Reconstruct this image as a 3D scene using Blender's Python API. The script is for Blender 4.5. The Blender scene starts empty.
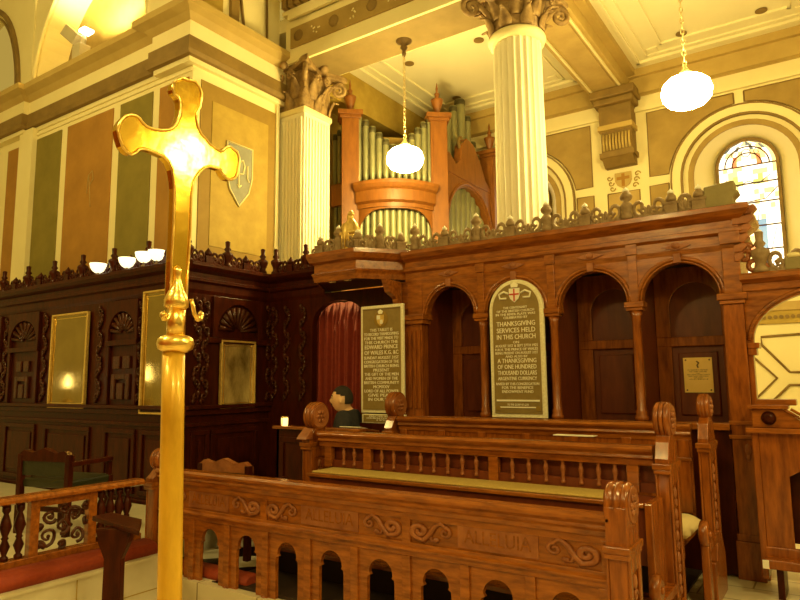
import bpy, bmesh, math, random
from math import sin, cos, pi, sqrt, radians
from mathutils import Vector, Matrix
random.seed(7)
S = bpy.context.scene
COL = S.collection
# ------------------------------------------------------------------ camera
YAW, PITCH, ROLL, FPX, CH = -0.5938, 0.12642, -0.009686, 647.03, 1.4
_F = Vector((sin(YAW)*cos(PITCH), cos(YAW)*cos(PITCH), sin(PITCH)))
_R = Vector((cos(YAW), -sin(YAW), 0)); _U = _R.cross(_F)
R_ = _R*cos(ROLL)+_U*sin(ROLL); U_ = -_R*sin(ROLL)+_U*cos(ROLL)
CAM = Vector((0, 0, CH))
def A(x, y, X=None, Y=None, Z=None):
    """real-world point seen at a photo position on a known wall / floor plane (used to measure the building)"""
    d = R_*((x-400)/FPX)-U_*((y-300)/FPX)+_F
    t = (X-CAM.x)/d.x if X is not None else (Y-CAM.y)/d.y if Y is not None else (Z-CAM.z)/d.z
    return CAM+d*t
cd = bpy.data.cameras.new('camera'); cam = bpy.data.objects.new('camera', cd); COL.objects.link(cam)
cd.sensor_width = 36; cd.lens = FPX/800*36; cd.clip_start = .02; cd.clip_end = 200
cam.matrix_world = Matrix(((R_.x, U_.x, -_F.x, 0), (R_.y, U_.y, -_F.y, 0), (R_.z, U_.z, -_F.z, CH), (0, 0, 0, 1)))
S.camera = cam
S.view_settings.view_transform = 'Standard'; S.view_settings.look = 'None'
S.view_settings.exposure = .6; S.view_settings.gamma = 1; S.view_settings.use_curve_mapping = False
# ------------------------------------------------------------------ materials
def mat(name, col, rough=.5, metal=0, noise=None, scale=8, stretch=(1, 1, 1), bump=0, bscale=30, coat=0, emit=None, estr=0, spec=.5, col3=None):
    m = bpy.data.materials.new(name); m.use_nodes = True; n = m.node_tree.nodes; l = m.node_tree.links
    b = n['Principled BSDF']; b.inputs['Base Color'].default_value = (*col, 1); b.inputs['Roughness'].default_value = rough
    b.inputs['Metallic'].default_value = metal; b.inputs['Coat Weight'].default_value = coat; b.inputs['Coat Roughness'].default_value = .12
    b.inputs['Specular IOR Level'].default_value = spec
    if emit: b.inputs['Emission Color'].default_value = (*emit, 1); b.inputs['Emission Strength'].default_value = estr
    if noise or bump:
        tc = n.new('ShaderNodeTexCoord'); mp = n.new('ShaderNodeMapping'); mp.inputs['Scale'].default_value = stretch
        l.new(tc.outputs['Object'], mp.inputs['Vector'])
    if noise:
        t = n.new('ShaderNodeTexNoise'); t.inputs['Scale'].default_value = scale; t.inputs['Detail'].default_value = 6; t.inputs['Roughness'].default_value = .6
        l.new(mp.outputs[0], t.inputs['Vector'])
        r = n.new('ShaderNodeValToRGB'); e = r.color_ramp.elements
        e[0].position = .3; e[0].color = (*col, 1); e[1].position = .72; e[1].color = (*noise, 1)
        if col3: k = e.new(.5); k.color = (*col3, 1)
        l.new(t.outputs['Fac'], r.inputs['Fac']); l.new(r.outputs[0], b.inputs['Base Color'])
    if bump:
        t2 = n.new('ShaderNodeTexNoise'); t2.inputs['Scale'].default_value = bscale; t2.inputs['Detail'].default_value = 4
        l.new(mp.outputs[0], t2.inputs['Vector'])
        bp = n.new('ShaderNodeBump'); bp.inputs['Strength'].default_value = bump; bp.inputs['Distance'].default_value = .01
        l.new(t2.outputs['Fac'], bp.inputs['Height']); l.new(bp.outputs[0], b.inputs['Normal'])
    return m
MT = {}
MT['wood'] = mat('oak_red', (.16, .040, .004), .25, noise=(.42, .130, .013), scale=5, stretch=(1.2, 6, 6), bump=.12, coat=.25)
MT['woodv'] = mat('oak_red_upright', (.15, .035, .004), .25, noise=(.38, .108, .011), scale=5, stretch=(6, 6, 1), bump=.12, coat=.25)
MT['carve'] = mat('carved_oak', (.19, .05, .011), .42, noise=(.42, .15, .045), scale=9, bump=.5, bscale=40, coat=.15)
MT['panel'] = mat('shaded_recess_panel', (.11, .019, .004), .38, noise=(.18, .036, .007), scale=4, stretch=(5, 5, 1), bump=.1)  # base colour lowered to carry the shadow inside the stall recesses
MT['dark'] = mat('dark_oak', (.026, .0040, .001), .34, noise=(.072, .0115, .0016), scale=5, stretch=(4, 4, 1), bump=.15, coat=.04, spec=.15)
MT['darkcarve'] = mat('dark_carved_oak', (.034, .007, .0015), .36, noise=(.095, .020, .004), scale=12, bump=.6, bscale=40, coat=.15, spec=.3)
MT['crest'] = mat('dusty_cresting', (.20, .12, .05), .6, noise=(.36, .26, .14), scale=14, bump=.3)
MT['void'] = mat('shade_black_oak', (.02, .008, .004), .7, noise=(.03, .012, .006), scale=5)  # near-black stands for shade under benches, behind desk arches and in recesses
MT['cream'] = mat('cream_plaster', (.80, .71, .38), .7, noise=(.86, .78, .46), scale=1.6, bump=.06)
MT['column'] = mat('white_stone', (.84, .80, .60), .5, noise=(.88, .84, .66), scale=3)
MT['ceiling'] = mat('ceiling_plaster', (.78, .72, .46), .75, noise=(.84, .78, .52), scale=1.3, bump=.05)
MT['olive'] = mat('olive_paint', (.30, .20, .055), .75, noise=(.42, .29, .085), scale=3)
MT['tan'] = mat('tan_paint', (.42, .29, .09), .75, noise=(.54, .39, .14), scale=3)
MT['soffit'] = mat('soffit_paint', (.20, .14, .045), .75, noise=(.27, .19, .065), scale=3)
MT['green'] = mat('green_paint', (.19, .15, .020), .75, noise=(.25, .20, .03), scale=3)
MT['orange'] = mat('orange_paint', (.32, .155, .020), .75, noise=(.42, .21, .03), scale=3)
MT['ochre'] = mat('ochre_paint', (.36, .24, .035), .7, noise=(.48, .34, .06), scale=5)
MT['ochred'] = mat('ochre_border', (.27, .165, .022), .7, noise=(.32, .20, .03), scale=6)
MT['umber'] = mat('umber_mould', (.18, .11, .025), .65, noise=(.27, .17, .04), scale=4)
MT['corn'] = mat('cornice_plaster', (.44, .31, .09), .65, noise=(.55, .40, .13), scale=2)
MT['capital'] = mat('gilt_capital', (.17, .095, .03), .6, noise=(.42, .28, .11), scale=10, bump=.4, bscale=30)
MT['gold'] = mat('polished_brass', (.72, .45, .045), .12, 1, noise=(.88, .58, .08), scale=20, bump=.12, bscale=9)
MT['goldr'] = mat('satin_brass', (1., .72, .22), .28, 1, bump=.2, bscale=60)
MT['pole'] = mat('gilded_pole', (.55, .31, .015), .40, .3, noise=(.92, .58, .05), scale=14, stretch=(1, 1, .35), bump=.2, bscale=50, coat=.3)
MT['goldp'] = mat('gold_paint', (.62, .42, .10), .4, .5, noise=(.85, .62, .2), scale=20)
MT['organ'] = mat('organ_walnut', (.20, .068, .009), .42, noise=(.30, .108, .015), scale=4, stretch=(4, 4, 1), bump=.1)
MT['pipe'] = mat('organ_pipe_metal', (.22, .22, .11), .45, .35, noise=(.33, .32, .17), scale=4)
MT['pipeh'] = mat('organ_pipe_lip', (.10, .09, .04), .5, .3)
MT['marble'] = mat('marble_slab', (.60, .54, .37), .3, noise=(.74, .68, .50), scale=4)
MT['redv'] = mat('red_velvet', (.28, .032, .007), .7, noise=(.38, .055, .012), scale=30, bump=.3)
MT['khaki'] = mat('khaki_cushion', (.42, .29, .07), .85, noise=(.55, .40, .12), scale=60, bump=.4, bscale=200)
MT['cush'] = mat('cream_cushion', (.72, .58, .30), .85, noise=(.80, .66, .36), scale=8, bump=.3)
MT['curt'] = mat('red_curtain', (.22, .022, .008), .75, noise=(.30, .035, .012), scale=20)
MT['tab'] = mat('tablet_gold_ground', (.22, .15, .04), .5, noise=(.30, .21, .06), scale=12)
MT['mosaic'] = mat('tablet_mosaic', (.74, .68, .44), .5, noise=(.95, .92, .70), scale=60, bump=.3)
MT['letter'] = mat('tablet_lettering', (.95, .92, .74), .5, noise=(.97, .95, .8), scale=8)
MT['white'] = mat('white_enamel', (.85, .83, .72), .4, noise=(.9, .88, .8), scale=8)
MT['redp'] = mat('red_enamel', (.55, .06, .03), .4)
MT['leaf'] = mat('notice_brass', (.86, .66, .20), .35, .4, noise=(.92, .74, .28), scale=6)
MT['ink'] = mat('engraved_line', (.10, .05, .02), .6)
MT['lamp'] = mat('lamp_opal_glass', (1, .95, .8), .3, emit=(1, .75, .24), estr=105)
MT['lampi'] = mat('votive_glass', (1, .9, .6), .3, emit=(1, .62, .16), estr=2.2)
MT['cup'] = mat('frosted_cup', (.9, .85, .7), .3, emit=(1, .86, .5), estr=1.2)
MT['iron'] = mat('aged_bronze', (.12, .075, .03), .45, .6, noise=(.2, .13, .05), scale=12)
MT['chain'] = mat('brass_chain', (.72, .58, .28), .4, .5)
MT['mirror'] = mat('mirror_glass', (.36, .26, .08), .10, 1, noise=(.50, .38, .13), scale=3)
MT['reflection_glass'] = mat('painted_reflection_glass', (.14, .085, .02), .22, .3, noise=(.85, .65, .25), scale=3.5, stretch=(1, 1.6, .8))  # blotchy dark-to-gold colour stands in for the small mirror's reflection
MT['leather'] = mat('green_leather', (.016, .018, .006), .4, noise=(.026, .028, .009), scale=10, bump=.3)
MT['skin'] = mat('skin', (.78, .47, .24), .5, noise=(.85, .54, .30), scale=10)
MT['hair'] = mat('dark_hair', (.018, .012, .008), .7, bump=.6, bscale=90)
MT['navy'] = mat('navy_cloth', (.018, .018, .024), .85, noise=(.028, .027, .033), scale=20)
MT['shield'] = mat('blue_grey_paint', (.24, .24, .19), .7, noise=(.30, .30, .24), scale=8)
MT['fixture'] = mat('fixture_enamel', (.50, .44, .28), .5, noise=(.58, .51, .33), scale=4)
MT['flood'] = mat('floodlight_glass', (1, .95, .8), .3, emit=(1, .85, .45), estr=14)
MT['block'] = mat('dusty_block', (.22, .18, .07), .65, noise=(.30, .25, .11), scale=8)
MT['black'] = mat('black_tile', (.015, .013, .012), .25)
for k, c, s in (('gw', (1, .95, .74), 1.25), ('gy', (1, .80, .34), .75), ('gb', (.10, .26, .50), .7), ('gr', (.9, .25, .10), .7), ('gg', (.45, .50, .16), .8), ('gn', (.16, .2, .2), .5)):
    MT[k] = mat('stained_glass_'+k, c, .3, emit=c, estr=s)  # panes glow in place of daylight coming through from behind
def floor_mat():
    m = mat('floor_slabs', (.6, .5, .35), .35); n = m.node_tree.nodes; l = m.node_tree.links; b = n['Principled BSDF']
    tc = n.new('ShaderNodeTexCoord'); br = n.new('ShaderNodeTexBrick'); br.inputs['Scale'].default_value = 1
    br.inputs['Brick Width'].default_value = .6; br.inputs['Row Height'].default_value = .3; br.inputs['Mortar Size'].default_value = .006
    br.inputs['Color1'].default_value = (.62, .54, .36, 1); br.inputs['Color2'].default_value = (.70, .62, .43, 1); br.inputs['Mortar'].default_value = (.25, .18, .08, 1)
    l.new(tc.outputs['Object'], br.inputs['Vector']); l.new(br.outputs['Color'], b.inputs['Base Color']); return m
MT['floor'] = floor_mat()
def check_mat():
    m = mat('chequer_tiles', (.6, .5, .35), .25); n = m.node_tree.nodes; l = m.node_tree.links; b = n['Principled BSDF']
    tc = n.new('ShaderNodeTexCoord'); mp = n.new('ShaderNodeMapping'); mp.inputs['Rotation'].default_value = (0, 0, pi/4)
    ck = n.new('ShaderNodeTexChecker'); ck.inputs['Scale'].default_value = 3.2
    ck.inputs['Color1'].default_value = (.8, .75, .6, 1); ck.inputs['Color2'].default_value = (.012, .01, .01, 1)
    l.new(tc.outputs['Object'], mp.inputs['Vector']); l.new(mp.outputs[0], ck.inputs['Vector']); l.new(ck.outputs['Color'], b.inputs['Base Color']); return m
MT['check'] = check_mat()
# ------------------------------------------------------------------ mesh kit
class M:
    def __init__(s): s.bm = bmesh.new(); s.sm = set(); s.mi = 0
    def face(s, vs, smooth=False):
        try:
            f = s.bm.faces.new(vs); f.smooth = smooth; f.material_index = s.mi; return f
        except ValueError: return None
    def box(s, x0, x1, y0, y1, z0, z1):
        x0, x1 = sorted((x0, x1)); y0, y1 = sorted((y0, y1)); z0, z1 = sorted((z0, z1))
        v = [s.bm.verts.new(p) for p in ((x0,y0,z0),(x1,y0,z0),(x1,y1,z0),(x0,y1,z0),(x0,y0,z1),(x1,y0,z1),(x1,y1,z1),(x0,y1,z1))]
        for q in ((3,2,1,0),(4,5,6,7),(0,1,5,4),(1,2,6,5),(2,3,7,6),(3,0,4,7)): s.face([v[i] for i in q])
        return s
    def prism(s, poly, ax, a, b, smooth=False):
        """poly: (y,z) for ax x, (x,z) for y, (x,y) for z"""
        P = {'x': lambda p, t: (t, p[0], p[1]), 'y': lambda p, t: (p[0], t, p[1]), 'z': lambda p, t: (p[0], p[1], t)}[ax]
        A0 = [s.bm.verts.new(P(p, a)) for p in poly]; B0 = [s.bm.verts.new(P(p, b)) for p in poly]; n = len(poly)
        fs = [s.face(A0[::-1]), s.face(B0)]
        for i in range(n): fs.append(s.face([A0[i], A0[(i+1) % n], B0[(i+1) % n], B0[i]], smooth))
        bmesh.ops.recalc_face_normals(s.bm, faces=[f for f in fs if f]); return s
    def lathe(s, prof, c=(0, 0, 0), seg=20, ax='z', flute=0, smooth=True):
        rings = []
        for r, z in prof:
            ring = []
            for i in range(seg):
                a = 2*pi*i/seg; rr = r*(1-flute*(i % 2)) if flute else r
                p = (rr*cos(a), rr*sin(a), z)
                if ax == 'x': p = (z, rr*cos(a), rr*sin(a))
                if ax == 'y': p = (rr*cos(a), z, rr*sin(a))
                ring.append(s.bm.verts.new((c[0]+p[0], c[1]+p[1], c[2]+p[2])))
            rings.append(ring)
        fs = []
        for a, b in zip(rings, rings[1:]):
            for i in range(seg): fs.append(s.face([a[i], a[(i+1) % seg], b[(i+1) % seg], b[i]], smooth))
        fs.append(s.face(rings[0][::-1])); fs.append(s.face(rings[-1]))
        bmesh.ops.recalc_face_normals(s.bm, faces=[f for f in fs if f]); return s
    def tube(s, pts, r, seg=6, r2=None):
        pts = [Vector(p) for p in pts]; rings = []; n = len(pts); up = None
        for i, p in enumerate(pts):
            t = (pts[min(i+1, n-1)]-pts[max(i-1, 0)]).normalized()
            if up is None: up = t.orthogonal().normalized()
            up = (up-t*up.dot(t)); up = up.normalized() if up.length > 1e-6 else t.orthogonal().normalized()
            w = t.cross(up); k = r if r2 is None else r+(r2-r)*i/(n-1)
            if isinstance(r, (list, tuple)): k = r[i]
            rings.append([s.bm.verts.new(p+up*k*cos(2*pi*j/seg)+w*k*sin(2*pi*j/seg)) for j in range(seg)])
        fs = []
        for a, b in zip(rings, rings[1:]):
            for j in range(seg): fs.append(s.face([a[j], a[(j+1) % seg], b[(j+1) % seg], b[j]], True))
        fs.append(s.face(rings[0][::-1])); fs.append(s.face(rings[-1]))
        bmesh.ops.recalc_face_normals(s.bm, faces=[f for f in fs if f]); return s
    def sweep(s, path, prof, closed=False):
        """prof (out, z) closed outline carried along a plan path; out is to the right of travel"""
        P = [Vector((p[0], p[1])) for p in path]; n = len(P); rings = []
        for i in range(n):
            if closed: d0 = (P[i]-P[i-1]).normalized(); d1 = (P[(i+1) % n]-P[i]).normalized()
            else: d0 = (P[i]-P[max(i-1, 0)]); d1 = (P[min(i+1, n-1)]-P[i]); d0 = (d0 if d0.length else d1).normalized(); d1 = (d1 if d1.length else d0).normalized()
            n0 = Vector((d0.y, -d0.x)); n1 = Vector((d1.y, -d1.x)); m = (n0+n1); m = m/m.length; k = 1/max(.35, m.dot(n0))
            rings.append([s.bm.verts.new((P[i].x+m.x*o*k, P[i].y+m.y*o*k, z)) for o, z in prof])
        q = len(prof); fs = []
        for i in range(n if closed else n-1):
            a = rings[i]; b = rings[(i+1) % n]
            for j in range(q): fs.append(s.face([a[j], a[(j+1) % q], b[(j+1) % q], b[j]]))
        if not closed: fs.append(s.face(rings[0][::-1])); fs.append(s.face(rings[-1]))
        bmesh.ops.recalc_face_normals(s.bm, faces=[f for f in fs if f]); return s
    def ball(s, c, r, sx=1, sy=1, sz=1, seg=10, rg=6):
        mt = Matrix.Translation(c) @ Matrix.Diagonal((r*sx, r*sy, r*sz, 1))
        g = bmesh.ops.create_uvsphere(s.bm, u_segments=seg, v_segments=rg, radius=1, matrix=mt)
        for v in g['verts']:
            for f in v.link_faces: f.smooth = True; f.material_index = s.mi
        return s
    def xf(s, mtx): bmesh.ops.transform(s.bm, matrix=mtx, verts=s.bm.verts[:]); return s
    def build(s, name, m, parent=None, bev=0, mats=None, kind=None, loc=None, label=None, local=False):
        me = bpy.data.meshes.new(name); o = bpy.data.objects.new(name, me); COL.objects.link(o)
        off = Vector((0, 0, 0))
        if parent is not None:
            o.parent = parent; off = wloc(parent)
        elif loc is not None: off = Vector(loc); o.location = off
        if off.length and not local: bmesh.ops.translate(s.bm, vec=-off, verts=s.bm.verts[:])
        s.bm.to_mesh(me); s.bm.free()
        for k in (mats or [m]): me.materials.append(MT[k])
        if bev:
            b = o.modifiers.new('bevel', 'BEVEL'); b.width = bev; b.segments = 2; b.limit_method = 'ANGLE'; b.angle_limit = radians(50)
        if kind: o['kind'] = kind
        if label: o['label'] = label
        return o
def wloc(o):
    v = Vector(o.location)
    while o.parent: o = o.parent; v += Vector(o.location)
    return v
def tag(o, label, cat, group=None):
    o['label'] = label; o['category'] = cat
    if group: o['group'] = group
    return o
def thing(name, label, cat, loc, group=None):
    o = bpy.data.objects.new(name, None); o.location = loc; o.empty_display_size = .1; COL.objects.link(o); return tag(o, label, cat, group)
def cp(o, loc, parent=None, sc=None, rz=None, first=True):
    """copy a thing or part with its children"""
    c = o.copy(); COL.objects.link(c)
    if parent is not None: c.parent = parent
    if loc is not None: c.location = Vector(loc)-(wloc(parent) if (parent is not None and first) else Vector((0, 0, 0)))
    if sc: c.scale = sc
    if rz is not None: c.rotation_euler.z = rz
    for ch in list(o.children): cp(ch, None, c, first=False)
    return c
def arc(cx, cz, r, a0, a1, n=14, rz=None):
    rz = rz or r
    return [(cx+r*cos(a0+(a1-a0)*i/n), cz+rz*sin(a0+(a1-a0)*i/n)) for i in range(n+1)]
def archplate(x0, x1, z0, z1, cx, hw, zs, rz=None, n=16):
    """outline of a plate with a round-headed opening, open at the bottom"""
    return [(x0, z0), (x0, z1), (x1, z1), (x1, z0), (cx+hw, z0)]+arc(cx, zs, hw, 0, pi, n, rz)+[(cx-hw, z0)]
def spiral(cx, cz, r0, turns, a0=0, n=26, dirn=1, rmin=.12):
    return [(cx+(r0*(1-(1-rmin)*i/n))*cos(a0+dirn*2*pi*turns*i/n), cz+(r0*(1-(1-rmin)*i/n))*sin(a0+dirn*2*pi*turns*i/n)) for i in range(n+1)]
def rect_frame(m, x0, x1, z0, z1, w, y0, y1):
    m.box(x0, x1, y0, y1, z1-w, z1); m.box(x0, x1, y0, y1, z0, z0+w); m.box(x0, x0+w, y0, y1, z0+w, z1-w); m.box(x1-w, x1, y0, y1, z0+w, z1-w)
def text(body, size, align='CENTER', ext=.002, space=1.0):
    c = bpy.data.curves.new('lettering', 'FONT'); c.body = body; c.size = size; c.align_x = align; c.align_y = 'CENTER'; c.extrude = ext; c.resolution_u = 2; c.space_character = space
    o = bpy.data.objects.new('lettering', c); COL.objects.link(o); dg = bpy.context.evaluated_depsgraph_get(); dg.update()
    me = bpy.data.meshes.new_from_object(o.evaluated_get(dg)); bpy.data.objects.remove(o); bpy.data.curves.remove(c); return me
def lettering(lines, x, y, ztop, width, parent, m='letter', name='lettering', ext=.002):
    """lines: (text, height, max width share); upright text facing -Y"""
    bm = bmesh.new(); z = ztop
    for t, h, ws in lines:
        if t:
            me = text(t, h*1.35, ext=ext); w = max(v.co.x for v in me.vertices)-min(v.co.x for v in me.vertices)
            k = width*ws/w if w > 0 else 1
            cxm = (max(v.co.x for v in me.vertices)+min(v.co.x for v in me.vertices))/2
            b2 = bmesh.new(); b2.from_mesh(me)
            bmesh.ops.transform(b2, matrix=Matrix.Translation((x, y, z-h/2)) @ Matrix.Rotation(pi/2, 4, 'X') @ Matrix.Diagonal((k, 1, 1, 1)) @ Matrix.Translation((-cxm, 0, 0)), verts=b2.verts[:])
            t2 = bpy.data.meshes.new('t'); b2.to_mesh(t2); b2.free(); bm.from_mesh(t2); bpy.data.meshes.remove(t2); bpy.data.meshes.remove(me)
        z -= h*1.32
    q = M(); q.bm.free(); q.bm = bm
    return q.build(name, m, parent)
# ================================================================== LAYOUT CONSTANTS
XP, YL, YB, YA = -5.6, 4.3, 5.5, 5.33      # panelling planes and arcade front
ZC = 2.69                                   # top of the stall cornice
XC, YC, SP = -2.75, 6.5, 3.3                # nave column and spacing
YW, ZS, ZCE = 10.4, 6.02, 6.3               # aisle wall, beam soffit, aisle ceiling
# ================================================================== SETTING
M().box(-15, 6, -4, 11.2, -.5, -.3).build('floor', 'floor', kind='structure')
M().box(-4.6, 6, 3.17, 11.2, -.3, 0).box(-15, -4.6, 4.22, 11.2, -.3, 0).build('trim_6', 'floor', kind='structure')
M().box(-4.55, -3.76, 3.24, 4.2, .0, .006).build('trim_1', 'check', kind='structure')
M().box(-3.76, -.95, 3.24, 5.9, 0, .02).build('trim_2', 'void', kind='structure')

# aisle ceiling and beams
cl = M().box(-11, 6, 6.2, 11.2, ZCE, ZCE+.2).build('ceiling', 'ceiling', kind='structure')
def ceil_panel(x0, x1, y0, y1, nm):
    m = M()
    for k, (d, w, h) in enumerate(((0, .05, .04), (.16, .03, .025), (.42, .04, .03))):
        a, b, c, e = x0+d, x1-d, y0+d, y1-d
        for q in ((a, b, c, c+w), (a, b, e-w, e), (a, a+w, c, e), (b-w, b, c, e)): m.box(q[0], q[1], q[2], q[3], ZCE-h, ZCE+.01)
    for sx in (x0+.3, x1-.3):
        for sy in (y0+.3, y1-.3): m.box(sx-.07, sx+.07, sy-.07, sy+.07, ZCE-.02, ZCE+.01)
    m.build('ceiling_moulding', 'ceiling', cl)
    for sx in (x0+.75, x1-.75):
        for sy in (y0+.75, y1-.55): M().lathe([(.075, -.03), (.075, -.02), (.055, -.03), (.045, -.014), (.0005, -.03)], (sx, sy, ZCE+.012), 16).build('ceiling_roundel', 'umber', cl)
ceil_panel(-5.9, -3.2, 7.2, 10.0, 'a'); ceil_panel(-2.25, .25, 7.2, 10.0, 'b')
for i, cx in enumerate((XC, XC+SP)):
    b = M().box(cx-.30, cx+.30, 6.8, YW, ZS, ZCE).box(cx-.42, cx-.30, 6.8, YW, ZCE-.10, ZCE).box(cx+.30, cx+.42, 6.8, YW, ZCE-.10, ZCE)
    b.build('aisle_beam', 'corn', cl)
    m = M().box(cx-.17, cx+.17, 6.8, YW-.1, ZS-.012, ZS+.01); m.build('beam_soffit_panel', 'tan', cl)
    m = M()
    for q in (-.24, .21): m.box(cx+q, cx+q+.03, 6.8, YW-.05, ZS-.03, ZS+.01)
    m.build('beam_moulding', 'cream', cl)
# wall on the far side of the aisle
wb = M()
WC = [(-.93, 1.0), (-1.16-SP, 1.0), (-.93+SP, 1.0)]
poly = [(-8.2, 0), (-8.2, ZCE), (5.5, ZCE), (5.5, 0)]
wz0, wzs, whw = 2.55, 4.42, .70
# wall built between window openings
xs = [-8.2]
for c in sorted(w[0] for w in WC): xs += [c-whw, c+whw]
xs.append(5.5)
for i in range(0, len(xs), 2): wb.box(xs[i], xs[i+1], YW, YW+.5, 0, ZCE)
for c, _ in WC:
    wb.box(c-whw, c+whw, YW, YW+.5, 0, wz0)
    wb.prism([(c-whw, ZCE), (c+whw, ZCE), (c+whw, wzs)]+arc(c, wzs, whw, 0, pi, 20)[1:-1]+[(c-whw, wzs)], 'y', YW, YW+.5)
wback = wb.build('wall_back', 'cream', kind='structure')
# cornice along the aisle wall
M().box(-8, 5.5, YW-.14, YW, ZS-.10, ZCE).box(-8, 5.5, YW-.22, YW-.14, ZCE-.12, ZCE).build('cornice', 'corn', wback)
M().box(-8, 5.5, YW-.06, YW, ZS-.36, ZS-.30).build('cornice_fillet', 'cream', wback)
def ring(c, r0, r1, y0, y1, zb, n=22):
    return M().prism([(c+r1, zb)]+arc(c, wzs, r1, 0, pi, n)+[(c-r1, zb), (c-r0, zb)]+arc(c, wzs, r0, pi, 0, n)+[(c+r0, zb)], 'y', y0, y1)
for c, _ in WC[:2]:
    ring(c, .86, 1.0, YW-.05, YW+.0, wz0).build('window_architrave', 'cream', wback)
    ring(c, .835, .865, YW-.06, YW+.0, wz0).build('architrave_line', 'umber', wback)
    ring(c, .985, 1.01, YW-.055, YW+.0, wz0).build('architrave_line', 'umber', wback)
    ring(c, .68, .76, YW-.03, YW+.0, wz0).build('window_architrave', 'olive', wback)
    # splayed reveal narrowing to the glass
    m = M(); P0 = [(c+whw, wz0)]+arc(c, wzs, whw, 0, pi, 22)+[(c-whw, wz0)]; P1 = [(c+.43, wz0+.1)]+arc(c, 4.60, .43, 0, pi, 22)+[(c-.43, wz0+.1)]
    a = [m.bm.verts.new((p[0], YW, p[1])) for p in P0]; b = [m.bm.verts.new((p[0], YW+.45, p[1])) for p in P1]
    for i in range(len(a)-1): m.face([a[i], b[i], b[i+1], a[i+1]], True)
    m.face([a[0], a[-1], b[-1], b[0]]); m.build('window_reveal', 'cream', wback)
    fr = M(); P2 = [(c+.385, wz0+.14)]+arc(c, 4.60, .385, 0, pi, 22)+[(c-.385, wz0+.14)]
    fr.prism(P1+P2[::-1], 'y', YW+.36, YW+.46); wf = fr.build('window_1' if c == WC[0][0] else 'window_2', 'umber', kind='structure')
    # stained glass: one mesh of many panes
    g = M(); Z0 = wz0+.12; import itertools
    def clampx(z): return .40 if z < 4.60 else sqrt(max(.0001, .40**2-(z-4.60)**2))
    rows = 30; cols = 12; random.seed(11)
    for r in range(rows):
        za = Z0+(5.0-Z0)*r/rows; zb_ = Z0+(5.0-Z0)*(r+1)/rows
        for k in range(cols):
            u0 = -1+2*k/cols; u1 = -1+2*(k+1)/cols; x0, x1, x2, x3 = c+u0*clampx(za), c+u1*clampx(za), c+u1*clampx(zb_), c+u0*clampx(zb_)
            zr = (r+.5)/rows; u = (u0+u1)/2
            col = 0
            if zr > .80: col = 1 if random.random() < .55 else 0
            if abs(abs(u)-.42) < .09 and .84 < zr < .90: col = 3
            if .70 < zr < .80: col = random.choice((1, 0, 0, 0))
            if .70 < zr < .77 and abs(abs(u)-.5+(.78-zr)*3) < .14: col = 4
            if zr > .93: col = random.choice((1, 0, 5, 0))
            if .4 < zr < .70: col = 0 if random.random() < .86 else 1
            if zr < .46 and .15 < u < .55: col = 2
            if zr < .36 and -.2 < u < .1: col = 1 if random.random() < .7 else 3
            if zr < .22 and .02 < u < .42: col = 5
            g.mi = col
            g.face([g.bm.verts.new((x0, YW+.41, za)), g.bm.verts.new((x1, YW+.41, za)), g.bm.verts.new((x2, YW+.41, zb_)), g.bm.verts.new((x3, YW+.41, zb_))])
    g.build('stained_glass', 'gw', wf, mats=['gw', 'gy', 'gb', 'gr', 'gg', 'gn'])
    lead = M(); yl = YW+.395
    for z in (2.95, 3.3, 3.66, 4.02, 4.32, 4.60): lead.tube([(c-clampx(z), yl, z), (c+clampx(z), yl, z)], .011)
    for r in (.30, .20): lead.tube([(p[0], yl, p[1]) for p in arc(c, 4.60, r, 0, pi, 16)], .010)
    for s_ in (-1, 1):
        lead.tube([(c+s_*.38, yl, 4.22), (c+s_*.22, yl, 4.06), (c, yl, 4.04)], .007); lead.tube([(c+s_*.30, yl, 4.42), (c+s_*.14, yl, 4.30), (c, yl, 4.36)], .006)
        lead.tube([(p[0], yl, p[1]) for p in spiral(c+s_*.15, 4.80, .07, 1.2, 0, 14, s_)], .005)
        lead.tube([(c+s_*.1, yl, 2.7), (c+s_*.16, yl, 3.1), (c+s_*.05, yl, 3.5), (c+s_*.12, yl, 3.9)], .005)
        lead.tube([(c+s_*.30, yl, 2.8), (c+s_*.22, yl, 3.2), (c+s_*.32, yl, 3.6)], .004)
    lead.tube([(p[0], yl, p[1]) for p in arc(c, 4.80, .06, 0, 2*pi, 16)], .006)
    lead.build('lead_cames', 'ink', wf)
# painted panels between windows
def wpanel(poly, m='olive'):
    M().prism(poly, 'y', YW-.008, YW+.004).build('painted_panel', m, wback)
    k = M(); pp = [(p[0], YW-.006, p[1]) for p in poly]; k.tube(pp+[pp[0]], .012, 4); k.build('panel_line', 'umber', wback)
def spandrel(c, s_, x_in, x_out, zb, zt, r=1.04):
    """panel with a concave edge following the window arch"""
    n = 14; pts = []
    for i in range(n+1):
        a = pi*.5*i/n; x = c+s_*r*cos(a)*1.0; z = wzs+r*sin(a)
        if z >= zb and (x-(c+s_*x_in))*s_ >= 0 and z <= zt: pts.append((x, z))
    zin = wzs+sqrt(max(0, r*r-x_in*x_in)); xb = sqrt(max(0, r*r-(zb-wzs)**2))
    poly = [(c+s_*x_in, zt), (c+s_*x_out, zt), (c+s_*x_out, zb), (c+s_*xb, zb)]+[p for p in pts if p[1] > zb+.01]+[(c+s_*x_in, zin)]
    wpanel(poly if s_ > 0 else poly)
for c in (WC[0][0], WC[1][0]):
    for s_ in (-1, 1): spandrel(c, s_, .07, 1.31, 4.57, 5.62)
    for s_ in (-1, 1): wpanel([(c+s_*1.04, 4.42), (c+s_*1.32, 4.42), (c+s_*1.32, 3.2), (c+s_*1.04, 3.2)])
wpanel([(-2.91, 4.40), (-2.41, 4.40), (-2.41, 3.0), (-2.91, 3.0)], 'tan')
wpanel([(-7.4, 5.5), (-5.6, 5.5), (-5.6, 3.0), (-7.4, 3.0)], 'olive')
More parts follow.
